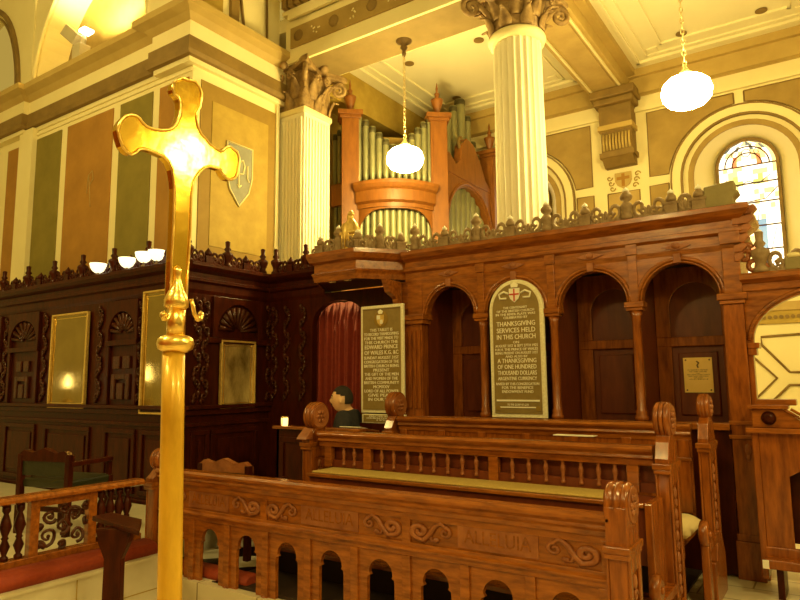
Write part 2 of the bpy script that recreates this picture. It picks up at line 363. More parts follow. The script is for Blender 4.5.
# patterned dado band and lattice mouldings low on the aisle wall
M().box(-2.2, 5.5, YW-.03, YW, 2.16, 2.34).build('frieze_band', 'ochre', wback)
M().box(-2.2, 5.5, YW-.05, YW, 2.34, 2.46).build('frieze_band', 'tan', wback)
m = M()
for i in range(26):
    x = -.9+i*.07; m.lathe([(.028, 0), (.028, .012), (.012, .018)], (x, YW-.045, 2.25), 8, 'y')
m.build('band_rosettes', 'umber', wback)
pl = lambda pts: [tuple(A(x, y, Y=YW-.01)) for x, y in pts]
m = M()
for q in ([(800, 334), (761, 337), (762, 345), (790, 372), (806, 372)], [(752, 356), (777, 378), (757, 398), (742, 385), (752, 356)], [(772, 402), (790, 385), (806, 385)], [(742, 410), (757, 398)]):
    m.tube(pl(q), .018, 5)
m.build('lattice_moulding', 'umber', wback)
# corbel under the aisle beam
for cx in (XC, ):
    cb = thing('wall_corbel', 'brown stepped corbel under the aisle beam on the far cream wall', 'corbel', (cx+.18, YW, 5.0))
    x = cx+.09
    M().box(x-.35, x+.35, YW-.45, YW, 5.86, 6.0).box(x-.31, x+.31, YW-.40, YW, 5.76, 5.86).build('abacus', 'umber', cb, bev=.02)
    M().box(x-.25, x+.25, YW-.30, YW, 5.42, 5.76).build('upper_block', 'umber', cb)
    M().box(x-.27, x+.27, YW-.34, YW, 5.36, 5.44).build('fillet', 'corn', cb)
    M().box(x-.24, x+.24, YW-.26, YW, 4.98, 5.36).build('lower_block', 'umber', cb)
    m = M()
    for i in range(9): m.tube([(x-.20+i*.050, YW-.27, 5.30), (x-.20+i*.050, YW-.29, 5.16), (x-.20+i*.050, YW-.26, 5.04)], .02, 6)
    m.build('reeding', 'corn', cb)
    M().box(x-.27, x+.27, YW-.30, YW, 4.92, 5.0).prism([(YW-.27, 4.92), (YW, 4.92), (YW, 4.80), (YW-.14, 4.80)], 'x', x-.24, x+.24).build('foot', 'umber', cb)
cr = thing('painted_shield', 'small faded red and white coat of arms on wall below the corbel', 'shield', (-2.65, YW-.01, 4.5))
SHP = lambda cx, zt, w, h: [(cx-w, zt), (cx+w, zt), (cx+w, zt-h*.5), (cx+w*.75, zt-h*.75), (cx, zt-h), (cx-w*.75, zt-h*.75), (cx-w, zt-h*.5)]
M().prism(SHP(-2.65, 4.72, .13, .27), 'y', YW-.03, YW-.008).build('field', 'corn', cr)
M().box(-2.675, -2.625, YW-.036, YW-.03, 4.49, 4.70).box(-2.75, -2.55, YW-.038, YW-.032, 4.60, 4.65).build('cross_emblem', 'orange', cr)
m = M()
for s_ in (-1, 1):
    for k in range(3): m.tube([(p[0], YW-.014, p[1]) for p in spiral(-2.65+s_*(.18+.02*k), 4.48+.09*k, .05, 1, 0, 14, s_)], .01, 5)
m.build('scroll_mantling', 'ochre', cr)

# ================================================================== NAVE COLUMN + CAPITAL
def volute(m, c, dx, dy, zt, L, r):
    """spiral volute leaning out in plan direction (dx,dy)"""
    pts = []
    for i in range(9):
        t = i/8; pts.append((c[0]+dx*(L*.45+(L*.55)*t**1.5), c[1]+dy*(L*.45+(L*.55)*t**1.5), zt-.36+.34*t))
    for u, w in spiral(0, 0, r, 1.6, pi*.5, 24, -1, .1): pts.append((c[0]+dx*(L+u), c[1]+dy*(L+u), zt-.02-r+w))
    m.tube(pts, [.035-.010*i/len(pts) for i in range(len(pts))], 6)
def leaf(m, c, a, r0, z0, h, w, out):
    n = 6; L = []; Rr = []; Cn = []
    for i in range(n+1):
        t = i/n; rr = r0+out*(t**2.2) + (.0 if t < .85 else out*.15); z = z0+h*(t if t < .86 else .86-(t-.86)*.6)
        ww = w*(sin(pi*min(1, .28+t*.72))*.9+.12)*(1-.35*t)
        for lst, k in ((L, -1), (Cn, 0), (Rr, 1)):
            q = rr+(.02 if k == 0 else 0)
            lst.append(m.bm.verts.new((c[0]+q*cos(a)-k*ww*sin(a), c[1]+q*sin(a)+k*ww*cos(a), z)))
    for i in range(n):
        m.face([L[i], Cn[i], Cn[i+1], L[i+1]], True); m.face([Cn[i], Rr[i], Rr[i+1], Cn[i+1]], True)
def capital(root, c, z0, h, r, square=False):
    m = M()
    if square: m.box(c[0]-r, c[0]+r, c[1]-r, c[1]+r, z0, z0+h*.85)
    else: m.lathe([(r, z0), (r*1.02, z0+h*.4), (r*1.2, z0+h*.85)], (c[0], c[1], 0), 24)
    m.build('bell', 'capital', root)
    m = M(); R0 = r*1.05
    for row, (n, zz, hh, out) in enumerate(((8, z0, h*.42, .10), (8, z0+h*.22, h*.48, .14))):
        for i in range(n):
            a = 2*pi*(i+.5*row)/n; q = R0
            if square: q = r*min(1.35, 1/max(abs(cos(a)), abs(sin(a))))+.01
            leaf(m, c, a, q, zz, hh, .085 if r < .4 else .1, out)
    sd = m.build('acanthus_leaves', 'capital', root); sd.modifiers.new('s', 'SOLIDIFY').thickness = .018
    for k in range(4):
        a = pi/4+k*pi/2; m = M(); volute(m, c, cos(a), sin(a), z0+h*.86, r*1.5+.10, .11); m.build('volute', 'capital', root)
    for k in range(4):
        a = k*pi/2; m = M()
        for s_ in (-1, 1):
            px, py = -sin(a), cos(a); q = r*1.18+.05
            pts = [(c[0]+q*cos(a)+px*s_*(.09+u), c[1]+q*sin(a)+py*s_*(.09+u), z0+h*.70+w) for u, w in spiral(0, 0, .07, 1.4, 0, 18, s_)]
            m.tube(pts, .018, 6)
        m.ball((c[0]+(r*1.25+.06)*cos(a), c[1]+(r*1.25+.06)*sin(a), z0+h*.93), .06); m.build('centre_scrolls', 'capital', root)
    # concave abacus
    R1 = r*1.5+.26; pts = []
    for k in range(4):
        a0 = pi/4+k*pi/2; a1 = a0+pi/2; A0 = Vector((cos(a0), sin(a0)))*R1; A1 = Vector((cos(a1), sin(a1)))*R1; nrm = Vector((cos((a0+a1)/2), sin((a0+a1)/2)))
        for i in range(9):
            t = i/9; p = A0.lerp(A1, .04+.92*t) - nrm*(R1*.24*sin(pi*t)); pts.append((c[0]+p.x, c[1]+p.y))
    M().prism(pts, 'z', z0+h*.86, z0+h).build('abacus', 'capital', root, bev=.015)
def column(cx, label, grp=None):
    t = thing('nave_column', label, 'column', (cx, YC, 0))
    R = .285; prof = [(R*1.0, .35), (R*1.0, 2.2), (R*.98, 3.8), (R*.94, 5.19)]
    m = M(); rings = []; N = 96
    for r, z in prof:
        rings.append([m.bm.verts.new((cx+(r-.022*abs(sin(12*a)))*cos(a), YC+(r-.022*abs(sin(12*a)))*sin(a), z)) for a in [2*pi*i/N for i in range(N)]])
    for a, b in zip(rings, rings[1:]):
        for i in range(N): m.face([a[i], a[(i+1) % N], b[(i+1) % N], b[i]], False)
    m.build('shaft', 'column', t)
    M().lathe([(.28, 5.16), (.31, 5.18), (.325, 5.22), (.31, 5.26), (.28, 5.28)], (cx, YC, 0), 40).build('astragal', 'cream', t)
    M().lathe([(.42, 0), (.42, .12), (.38, .16), (.40, .22), (.33, .28), (.35, .33), (.29, .36)], (cx, YC, 0), 32).build('base', 'column', t)
    capital(t, (cx, YC), 5.28, .50, .29); return t
column(XC, 'tall fluted white column rising behind the red wood stalls')
# square fluted pilaster at the end of the corner pier
pt = thing('corner_pilaster', 'square fluted cream pilaster beside the organ with a carved brown capital', 'pilaster', (-5.93, 6.45, 0))
px0, px1, py0, py1 = -6.28, -5.75, 6.24, 6.77
m = M().box(px0, px1, py0, py1, 0, 5.10)
m.build('shaft', 'column', pt)
m = M()
for i in range(8):
    x = px0+.05+i*.061; m.box(x-.018, x+.018, py0-.02, py0+.004, 2.2, 5.0)
    y = py0+.05+i*.061; m.box(px1-.004, px1+.02, y-.018, y+.018, 2.2, 5.0)
m.build('fluting', 'column', pt)
M().box(px0-.03, px1+.03, py0-.03, py1+.03, 5.06, 5.14).build('astragal', 'cream', pt, bev=.02)
capital(pt, ((px0+px1)/2, (py0+py1)/2), 5.14, .64, .265, True)

# ================================================================== BEAM (nave entablature) from pilaster to column
ZN = 5.75
nb = thing('nave_beam', 'long painted beam running from the pilaster to the fluted column', 'beam', (-3, YC, ZN+.05))
x0, x1 = -6.0, 6
M().box(x0, x1, 6.16, 6.84, ZN+.03, 6.30).build('beam_body', 'cream', nb)
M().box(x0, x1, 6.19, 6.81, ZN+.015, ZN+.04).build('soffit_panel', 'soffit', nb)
M().box(x0, x1, 6.13, 6.17, ZN+.0, 6.36).build('upper_face', 'cream', nb)
for zz, h, mm, yy in ((5.95, .29, 'umber', 6.11), (6.34, .08, 'cream', 6.05)): M().box(x0+.1, x1, yy, yy+.04, zz, zz+h).build('painted_band', 'olive' if mm == 'umber' else mm, nb)
m = M()
for i in range(30): m.lathe([(.08, .004), (.08, -.008), (.05, -.010), (.03, -.006)], (-5.75+i*.62, 6.11, 6.10), 14, 'y') if True else 0
m.xf(Matrix.Identity(4)); m.build('roundels', 'umber', nb)
m = M(); random.seed(3)
for i in range(18):
    cx = -5.44+i*.62
    for k in range(7): m.ball((cx+random.uniform(-.07, .07), 6.105, 6.10+random.uniform(-.07, .07)), .014, 1, .4, 1, 6, 4)
m.build('painted_rosettes', 'cream', nb)
M().box(x0, x1, 6.05, 6.2, 6.42, 6.48).build('dentil_fascia', 'cream', nb)
m = M()
for i in range(90): m.box(x0+.05+i*.12, x0+.13+i*.12, 5.98, 6.08, 6.48, 6.62)
m.build('dentils', 'umber', nb)
M().box(x0, x1, 5.92, 6.2, 6.62, 6.78).build('top_cornice', 'cream', nb)
M().box(x0, x1, 5.98, 6.4, 6.78, 9.0).build('upper_wall', 'cream', nb)
M().box(x0, x1, 6.16, 6.84, 6.29, 6.34).build('beam_top', 'cream', nb)

# ================================================================== CORNER PIER WALLS (left)
KQ = 1.045; YQ = 4.74; XQ = -6.18
zk = lambda z: CH+(z-CH)*KQ
lw = M().box(-15, XQ, YQ, 6.20, 0, zk(5.3))     # pier block
lw.box(-9.6, XQ, YQ, YQ+.5, zk(5.1), zk(5.14))
wl = lw.build('wall_left', 'cream', kind='structure')
# entablature swept round the break-fronts and the corner
xa = A(161, 60, Y=YQ).x; xb = A(27, 110, Y=YQ-.06).x
path = [(-15, YQ-.1), (xb, YQ-.1), (xb, YQ-.02), (xa, YQ-.02), (xa, YQ-.10), (XQ+.06, YQ-.10), (XQ+.06, 6.24)]
def ent(name, prof, mm): prof = [(o, zk(z)) for o, z in prof]; M().sweep(path, prof).build(name, mm, wl)
ent('frieze_line', [(-.3, 5.06), (.0, 5.06), (.0, 5.12), (-.3, 5.12)], 'cream')
ent('architrave', [(-.3, 5.12), (.06, 5.12), (.08, 5.17), (.05, 5.19), (.05, 5.34), (-.3, 5.34)], 'umber')
ent('frieze', [(-.3, 5.34), (.02, 5.34), (.02, 5.56), (-.3, 5.56)], 'cream')
ent('cornice', [(-.3, 5.54), (.03, 5.54), (.10, 5.60), (.20, 5.64), (.20, 5.72), (.10, 5.76), (-.3, 5.76)], 'corn')
# upper walls above the cornice
yU = YQ+.12
ub = M().box(XQ-1.0, XQ-.02, yU-.1, 6.2, 5.98, 9.2); ub.build('upper_pier', 'cream', wl)
def up(x, y): p = A(x, y, Y=yU+.12); return (p.x, p.z)
# lunette wall behind the big arch
M().box(-11, XQ-.9, yU+.45, yU+.65, 5.9, 9.8).build('lunette_wall', 'olive', wl)
c1 = up(42, 92); c2 = up(158, 30)
# spandrel plate with arch opening on the right (lunette) and one on the left
cxr = (c1[0]+c2[0])/2; hw = (c2[0]-c1[0])/2
m = M().prism(archplate(c1[0]-.14, c2[0]+.3, 5.9, 9.8, cxr, hw, 6.03, 1.75, 30), 'y', yU+.0, yU+.46); m.build('arch_wall', 'cream', wl)
m = M(); m.tube([(p[0], yU-.02, p[1]) for p in arc(cxr, 6.03, hw+.0, pi*.02, pi*.98, 26, 1.75)], .035, 6); m.build('arch_moulding', 'cream', wl)
cl_ = up(28, 95); wL = 1.3
m = M().prism(archplate(cl_[0]-2*wL-1, c1[0]-.10, 5.9, 9.8, cl_[0]-wL, wL, 6.03, 1.9, 30), 'y', yU-.02, yU+.3); m.build('arch_wall', 'cream', wl)
m = M(); m.tube([(p[0], yU-.03, p[1]) for p in arc(cl_[0]-wL, 6.03, wL+.0, 0, pi, 26, 1.9)], .05, 6); m.tube([(p[0], yU-.03, p[1]) for p in arc(cl_[0]-wL, 6.03, wL-.1, 0, pi, 26, 1.8)], .02, 6); m.build('arch_moulding', 'umber', wl)
M().box(-11, cl_[0]+.1, yU+.2, yU+.3, 5.9, 9.8).build('arch_infill', 'cream', wl)
# painted panels on the X face
def fpanel(xl, xr, mm, yt_at=None):
    a = A(xl, 150, Y=YQ-.02).x; b = A(xr, 150, Y=YQ-.02).x
    M().box(a, b, YQ-.012, YQ+.004, zk(2.74), zk(4.93)).build('painted_panel', mm, wl)
for a, b, mm in ((8, 20, 'orange'), (36, 60, 'green'), (66, 111, 'orange'), (118, 150, 'green'), (157, 186, 'orange')): fpanel(a, b, mm)
M().box(-10, XQ+.0, YQ-.02, YQ+.01, zk(4.99), zk(5.03)).build('panel_fillet', 'cream', wl)
m = M().box(A(21, 200, Y=YQ).x, A(34, 200, Y=YQ).x, YQ-.08, YQ, 2.6, zk(5.1)); m.build('wall_strip', 'cream', wl)
# sanctuary monogram painted on the orange panel
q = A(88, 200, Y=YQ-.02); m = M()
m.tube([(q.x-.05, YQ-.014, 4.0), (q.x-.03, YQ-.014, 4.25), (q.x+.06, YQ-.014, 4.3), (q.x+.09, YQ-.014, 4.18), (q.x+.0, YQ-.014, 4.1)], .008, 4); m.tube([(q.x-.02, YQ-.014, 4.25), (q.x+.05, YQ-.014, 3.8)], .007, 4)
m.build('faint_monogram', 'tan', wl)
# shield wall panel on the +X face
ya, yb_ = A(199, 150, X=XQ).y, A(276, 150, X=XQ).y
M().box(XQ-.004, XQ+.012, ya, yb_, zk(2.74), zk(4.93)).build('painted_panel', 'ochred', wl)
M().box(XQ-.004, XQ+.020, ya+.17, yb_-.17, zk(2.98), zk(4.72)).build('painted_panel_field', 'ochre', wl)
M().box(XQ-.002, XQ+.03, 6.12, 6.18, 2.6, zk(5.1)).build('wall_strip', 'cream', wl)
sy = A(238, 165, X=XQ).y
st = thing('painted_shield', 'blue-grey shield with cream monogram on the ochre wall panel', 'shield', (XQ+.02, sy, 4.1))
zt_ = A(238, 146, X=XQ).z; zb_s = A(238, 207, X=XQ).z; shp = SHP(sy, zt_, .21, zt_-zb_s)
M().prism(shp, 'x', XQ+.02, XQ+.032).build('field', 'shield', st)
pp = [(XQ+.034, p[0], p[1]) for p in shp]; M().tube(pp+[pp[0]], .012, 5).build('border', 'cream', st)
m = M(); X = XQ+.036; zc = (zt_+zb_s)/2+.04
m.tube([(X, sy-.10, zc+.10), (X, sy-.07, zc+.15), (X, sy-.02, zc+.12), (X, sy-.01, zc-.18)], .014, 5)
m.tube([(X, sy-.04, zc-.16), (X, sy-.01, zc-.20), (X, sy+.03, zc-.16)], .010, 5)
m.tube([(X, sy-.01, zc+.13), (X, sy+.05, zc+.17), (X, sy+.08, zc+.10), (X, sy+.06, zc+.0), (X, sy+.0, zc-.02)], .014, 5)
m.tube([(X, sy+.13, zc+.12), (X, sy+.13, zc-.05), (X, sy+.16, zc-.09)], .013, 5)
m.tube([(X, sy-.14, zc-.0), (X, sy-.10, zc-.06), (X, sy-.08, zc+.02)], .011, 5); m.build('monogram', 'cream', st)
# upper right part of the pier: strips and framed panel above the cornice (X face)
XU = XQ-.02
m = M()
for a, b in ((197, 201), (229, 237)):
    m.box(XU, XU+.05, A(a, 15, X=XU).y, A(b, 15, X=XU).y, 6.0, 8.7)
m.build('upper_strip', 'umber', wl)
M().box(XU, XU+.02, A(202, 10, X=XU).y, A(222, 10, X=XU).y, 6.05, 8.7).build('upper_panel', 'ochre', wl)
m = M(); pp = [tuple(A(x, y, X=XU+.03)) for x, y in ((240, -12), (244, 27), (267, 40), (267, -12))]; m.tube(pp, .02, 4); m.build('upper_frame', 'umber', wl)

# floodlight fixture
zF = zk(5.76)
ff = A(92, 42, Y=yU-.05)
fl = thing('floodlight', 'white box floodlight standing on the cornice ledge below the lunette', 'light', (ff.x, yU-.2, zF))
m = M().box(ff.x-.10, ff.x+.10, yU-.28, yU-.12, zF, zF+.22); m.build('base_box', 'fixture', fl, bev=.01)
m = M().box(-.22, .20, -.07, .09, -.085, .085); m.xf(Matrix.Translation((ff.x-.2, yU-.22, zF+.42)) @ Matrix.Rotation(radians(38), 4, 'Y') @ Matrix.Rotation(radians(-10), 4, 'X')); m.build('lamp_head', 'fixture', fl, bev=.01)
m = M().box(ff.x+.02, ff.x+.16, yU-.26, yU-.12, zF+.40, zF+.44); m.build('lens', 'flood', fl)
m = M().tube([(ff.x+.05, yU-.2, zF+.2), (ff.x+.06, yU-.2, zF+.42)], .03, 8); m.build('bracket', 'fixture', fl)

# aisle end wall behind the organ
M().box(-6.9, -6.5, 6.84, 11, 0, ZCE).build('wall_organ', 'ochre', kind='structure')
ab = M().box(-6.5, -6.1, 6.84, YW, 5.74, ZCE).build('aisle_end_beam', 'ochre', cl)

# ================================================================== ORGAN
og = thing('pipe_organ', 'tall carved walnut pipe organ with green-grey pipes beside the pilaster', 'organ', (-5.3, 8.2, 0))
P1, P2, P3 = Vector((-5.96, 7.5)), Vector((-4.92, 8.38)), Vector((-4.92, 10.32))
def opost(p, w, zt, z0=0, urn=True, rot=0):
    m = M().box(-w, w, -w, w, z0, zt).box(-w-.03, w+.03, -w-.03, w+.03, zt-.10, zt-.05).box(-w-.06, w+.06, -w-.06, w+.06, zt-.05, zt+.02)
    m.xf(Matrix.Translation((p.x, p.y, 0)) @ Matrix.Rotation(rot, 4, 'Z')); q = m.build('case_post', 'organ', og, bev=.006)
    m = M().box(-w+.04, w-.04, -w-.012, -w+.01, z0+2.6, zt-.3); m.xf(Matrix.Translation((p.x, p.y, 0)) @ Matrix.Rotation(rot, 4, 'Z')); m.build('sunk_panel', 'organ', q)
    if urn: M().lathe([(.05, 0), (.028, .04), (.045, .08), (.09, .23), (.10, .27), (.04, .30), (.03, .34), (.045, .37), (.015, .40), (.02, .46), (.003, .56)], (p.x, p.y, zt+.02), 14).build('urn_finial', 'organ', og)
d = (P2-P1).normalized(); nrm = Vector((d.y, -d.x)); RA = math.atan2(d.y, d.x)
opost(P1, .13, 5.50, rot=RA); opost(P2, .13, 5.50, rot=RA); opost(P3+Vector((0, -.1)), .13, 5.46)
# bow front: band, pipes
L = (P2-P1).length; BW = .34
def bow(t, extra=0): p = P1.lerp(P2, t)+nrm*(BW*sin(pi*t)**.8+extra); return (p.x, p.y)
T = [.09+.82*i/24 for i in range(25)]
pth = [bow(t) for t in T]
M().sweep(pth, [(-.04, 3.97), (.03, 3.97), (.03, 4.03), (.08, 4.06), (.08, 4.22), (.12, 4.25), (.15, 4.30), (.15, 4.35), (.06, 4.38), (-.04, 4.38)]).build('bow_cornice', 'organ', og)
# arched lower rail under the band
m = M(); fs = []
for i in range(24):
    t = T[i]; t2 = T[i+1]; f = lambda t: 3.99-.30*max(0, abs((t-.5)/.41))**5
    a, b = bow(t, .01), bow(t2, .01); a2, b2 = bow(t, -.05), bow(t2, -.05)
    v = [m.bm.verts.new(p) for p in ((*a, 4.01), (*b, 4.01), (*b, f(t2)-.04), (*a, f(t)-.04), (*a2, 4.01), (*b2, 4.01), (*b2, f(t2)-.04), (*a2, f(t)-.04))]
    for q in ((0, 1, 2, 3), (7, 6, 5, 4), (3, 2, 6, 7), (0, 4, 5, 1)): m.face([v[k] for k in q])
m.build('arched_rail', 'organ', og)
M().sweep(pth, [(-.06, 1.2), (.05, 1.2), (.05, 3.06), (.1, 3.1), (-.06, 3.12)]).build('bow_base', 'organ', og)
def pipe(x, y, z0, z1, r, nm='organ_pipe', mouth=True):
    m = M().lathe([(r*.35, z0), (r, z0+.16), (r, z1-.02), (r*.96, z1)], (x, y, 0), 12)
    o = m.build(nm, 'pipe', og)
    if mouth: M().lathe([(r*1.06, z1-.10), (r*1.08, z1-.07), (r*1.06, z1-.02)], (x, y, 0), 12).build('pipe_collar', 'pipeh', o)
    return o
N = 12
for i in range(N):
    t = .12+.76*i/(N-1); x, y = bow(t, -.13); pipe(x, y, 3.1, 4.02, .048, mouth=False)
for i in range(N):
    t = .10+.80*i/(N-1); x, y = bow(t, -.10); e = abs(t-.5)/.4
    pipe(x, y, 4.36, 4.92+.58*e**1.2+(.05 if i == 0 else 0), .050)
m = M(); m.box(-.5, .5, -.02, .02, 3, 5.2); m.xf(Matrix.Translation(((P1.x+P2.x)/2-.12*nrm.x, (P1.y+P2.y)/2-.12*nrm.y, 0)) @ Matrix.Rotation(RA, 4, 'Z')); m.build('rear_board', 'ochred', og)
# left wing facing the chancel
M().box(-6.45, -6.08, 7.62, 7.70, 4.15, 4.5).build('wing_rail', 'organ', og)
for i in range(4): pipe(-6.42+i*.09, 7.70, 4.45, 5.35+.05*(i % 2), .038); pipe(-6.42+i*.09, 7.72, 3.1, 4.2, .038, mouth=False)
# right side facing the aisle: arch, swan-neck pediment, tall pipes
def pr_arch():
    ya, yb = P2.y+.12, P3.y-.22; cy = (ya+yb)/2; hw_ = (yb-ya)/2-.06
    zs, rz = 3.80, .78
    M().prism(archplate(ya, yb, 3.0, 4.68, cy, hw_, zs, rz, 20), 'x', P2.x-.06, P2.x+.06).build('side_arch', 'organ', og, bev=.01)
    k = M(); k.tube([(P2.x+.07, p[0], p[1]) for p in arc(cy, zs, hw_+.05, 0, pi, 20, rz+.05)], .025, 6); k.build('arch_bead', 'organ', og)
    # swan neck pediment rising from left then breaking
    pol = [(ya, 4.68), (ya, 4.92), (ya+.12, 5.02), (ya+.34, 4.88), (ya+.48, 4.98), (ya+.55, 5.26), (ya+.72, 5.42), (ya+.95, 5.38), (ya+1.2, 5.14), (ya+1.38, 4.86), (yb, 4.72), (yb, 4.68)]
    M().prism(pol, 'x', P2.x-.07, P2.x+.07).build('swan_neck_pediment', 'organ', og, bev=.01)
    M().tube([(P2.x+.02, p[0], p[1]) for p in spiral(ya+.62, 5.28, .13, 1.2, pi*.5, 20, 1)], .03, 6).build('pediment_scroll', 'umber', og)
    M().box(P2.x-.06, P2.x+.04, ya, yb, 1.2, 3.05).build('side_base', 'organ', og)
    for i in range(9):
        y = ya+.12+i*(yb-ya-.24)/8; pipe(P2.x-.10, y, 3.05, 4.62, .075, mouth=False)
    for i, (dy, zt2, r) in enumerate(((.12, 5.45, .05), (.30, 5.6, .055), (.48, 5.82, .06), (.68, 6.02, .065), (.92, 6.22, .09), (1.16, 6.0, .07), (1.36, 5.6, .06), (1.5, 5.4, .055))):
        pipe(P2.x-.16, ya+dy, 4.5, zt2, r)
pr_arch()
M().box(-6.4, -5.12, 8.2, 10.3, 1.2, 4.6).build('case_body', 'umber', og)

# ================================================================== PENDANT LAMPS
def pendant(x, y, z, label, ztop, grp='opal globe pendants'):
    t = thing('pendant_lamp', label, 'lamp', (x, y, z), grp)
    s = .235
    M().lathe([(.02, .16), (.09, .15), (.13, .12), (.17, .115), (.215, .07), (.235, .0), (.22, -.07), (.18, -.12), (.10, -.155), (.01, -.16)], (x, y, z), 24).build('glass_shade', 'lamp', t)
    M().lathe([(.05, .15), (.075, .17), (.05, .20), (.02, .24), (.01, .28)], (x, y, z), 14).build('gallery', 'chain', t)
    m = M(); zz = z+.26; i = 0
    while zz < ztop-.12:
        a = (i % 2)*pi/2; m.tube([(x+.016*cos(q)*cos(a), y+.016*cos(q)*sin(a), zz+.03+.034*sin(q)) for q in [2*pi*k/8 for k in range(9)]], .006, 4); zz += .056; i += 1
    m.build('chain', 'chain', t)
    M().lathe([(.015, -.22), (.03, -.18), (.02, -.14), (.05, -.10), (.03, -.06), (.10, -.02), (.11, .0)], (x, y, ztop), 14).build('ceiling_rose', 'iron', t)
    return t
pendant(-4.33, 6.56, 4.19, 'glowing pendant lamp on a chain in front of the organ', ZN+.02)
pendant(-1.03, 6.56, 4.19, 'glowing pendant lamp on a chain before the far arched window', ZN+.02)
for (x, y, z) in ((4.73, 4.95, 4.2), (2.3, 2.2, 4.25), (1.5, -1.2, 4.3), (-2.4, -1.4, 4.5), (-7.6, 1.2, 5.7)):  # out of view, added as fill light and for the highlight on the cross
    pendant(x, y, z, 'unseen opal glass pendant added to fill the light and glint on the brass', 8.6)

# ================================================================== CRESTING + FINIALS (shared)
def crest_unit(w, h=.12):
    """one run of scrolled cresting, local: x 0..w, z up"""
    m = M()
    m.box(0, w, -.012, .012, 0, .022)
    for c, rr, s_ in ((.05, .055, -1), (w-.05, .055, 1), (w/2-.045, .030, 1), (w/2+.045, .030, -1)):
        m.tube([(p[0], 0, p[1]) for p in spiral(c, .014+rr, rr, 1.15, -pi/2, 14, s_, .2)], [.017-.008*j/14 for j in range(15)], 5)
    m.ball((w/2, 0, .05), .020, .9, .7, 1.6, 8, 5)
    return m
def finial_mesh(kind):
    m = M()
    if kind == 0: m.lathe([(.045, 0), (.045, .02), (.028, .04), (.03, .06), (.052, .11), (.05, .13), (.02, .15), (.034, .17), (.02, .19), (.024, .24), (.004, .25)], (0, 0, 0), 12)
    elif kind == 1: m.lathe([(.04, 0), (.05, .03), (.035, .07), (.05, .11), (.04, .13), (.02, .15), (.045, .17), (.05, .19), (.03, .22), (.006, .25)], (0, 0, 0), 12)
    else:
        m.box(-.05, .05, -.03, .03, 0, .08); m.box(-.06, .06, -.035, .035, .08, .10); m.lathe([(.03, .10), (.045, .12), (.04, .15), (.015, .18), (.004, .20)], (0, 0, 0), 12)
        for s_ in (-1, 1): m.tube([(p[0], 0, p[1]) for p in spiral(s_*.085, .05, .04, 1.1, -pi/2, 12, s_, .2)], .012, 5)
    m.xf(Matrix.Scale({0: 1.25, 1: 1.05, 2: .95}[kind], 4)); return m
CB = {}
def crest_run(root, pts, n, mt, zz, kinds=(0, 2), skip=False):
    """finials at intervals with scroll cresting between, along a straight plan line"""
    a, b = Vector(pts[0]), Vector(pts[1]); d = b-a; L = d.length; rz = math.atan2(d.y, d.x); w = L/n-.10
    c0 = crest_unit(w); c0.xf(Matrix.Diagonal((1, 1, 1.3, 1))); first = c0.build('cresting', mt, root, local=True); first.location = Vector((a.x, a.y, zz))+Vector((d.x, d.y, 0)).normalized()*.05-wloc(root); first.rotation_euler.z = rz
    for i in range(1, n):
        p = a+d*(i/n)+d.normalized()*.05; cp(first, (p.x, p.y, zz), root, rz=rz)
    for i in range(1 if skip else 0, n+1):
        p = a+d*(i/n); k = kinds[i % len(kinds)]; key = (k, mt, root.name)
        if key not in CB:
            o = finial_mesh(k).build('finial', mt, root, local=True); CB[key] = o
            if mt == 'crest': M().lathe([(.022, .0), (.026, .010), (.020, .022), (.008, .032), (.002, .042)], (0, 0, {0: .288, 1: .24, 2: .165}[k]), 12).build('finial_tip', 'white', o, local=True)
            o.location = Vector((p.x, p.y, zz))-wloc(root); o.rotation_euler.z = rz
        else: cp(CB[key], (p.x, p.y, zz), root, rz=rz)
def carved_strip(root, P, u, z0, z1, w, mt, nrm, name='carved_pilaster'):
    """upright strip of scrolling leaf carving; P plan point, u plan dir along the wall, nrm outward"""
    m = M(); P = Vector(P); u = Vector(u); nv = Vector(nrm)
    def pt(a, z, o): q = P+u*a+nv*o; return (q.x, q.y, z)
    n = max(3, int((z1-z0)/.13)); h = (z1-z0)/n
    for i in range(n):
        zc = z0+h*(i+.5); s_ = 1 if i % 2 else -1
        m.tube([pt(s_*p[0], zc+p[1], .018) for p in spiral(.0, 0, w*.34, 1.2, -pi/2, 12, 1, .2)], [.016-.008*j/12 for j in range(13)], 5)
        m.ball(pt(-s_*w*.25, zc+h*.3, .012), .022, 1, 1, 1.5, 7, 5); m.ball(pt(s_*w*.30, zc-h*.35, .012), .018, 1, 1, 1.5, 7, 5)
    return m.build(name, mt, root)
CORN = [(-.10, 2.36), (.0, 2.36), (.015, 2.40), (.015, 2.47), (.045, 2.49), (.045, 2.52), (.02, 2.53), (.02, 2.58), (.07, 2.61), (.10, 2.645), (.10, 2.68), (.075, 2.69), (-.10, 2.69)]

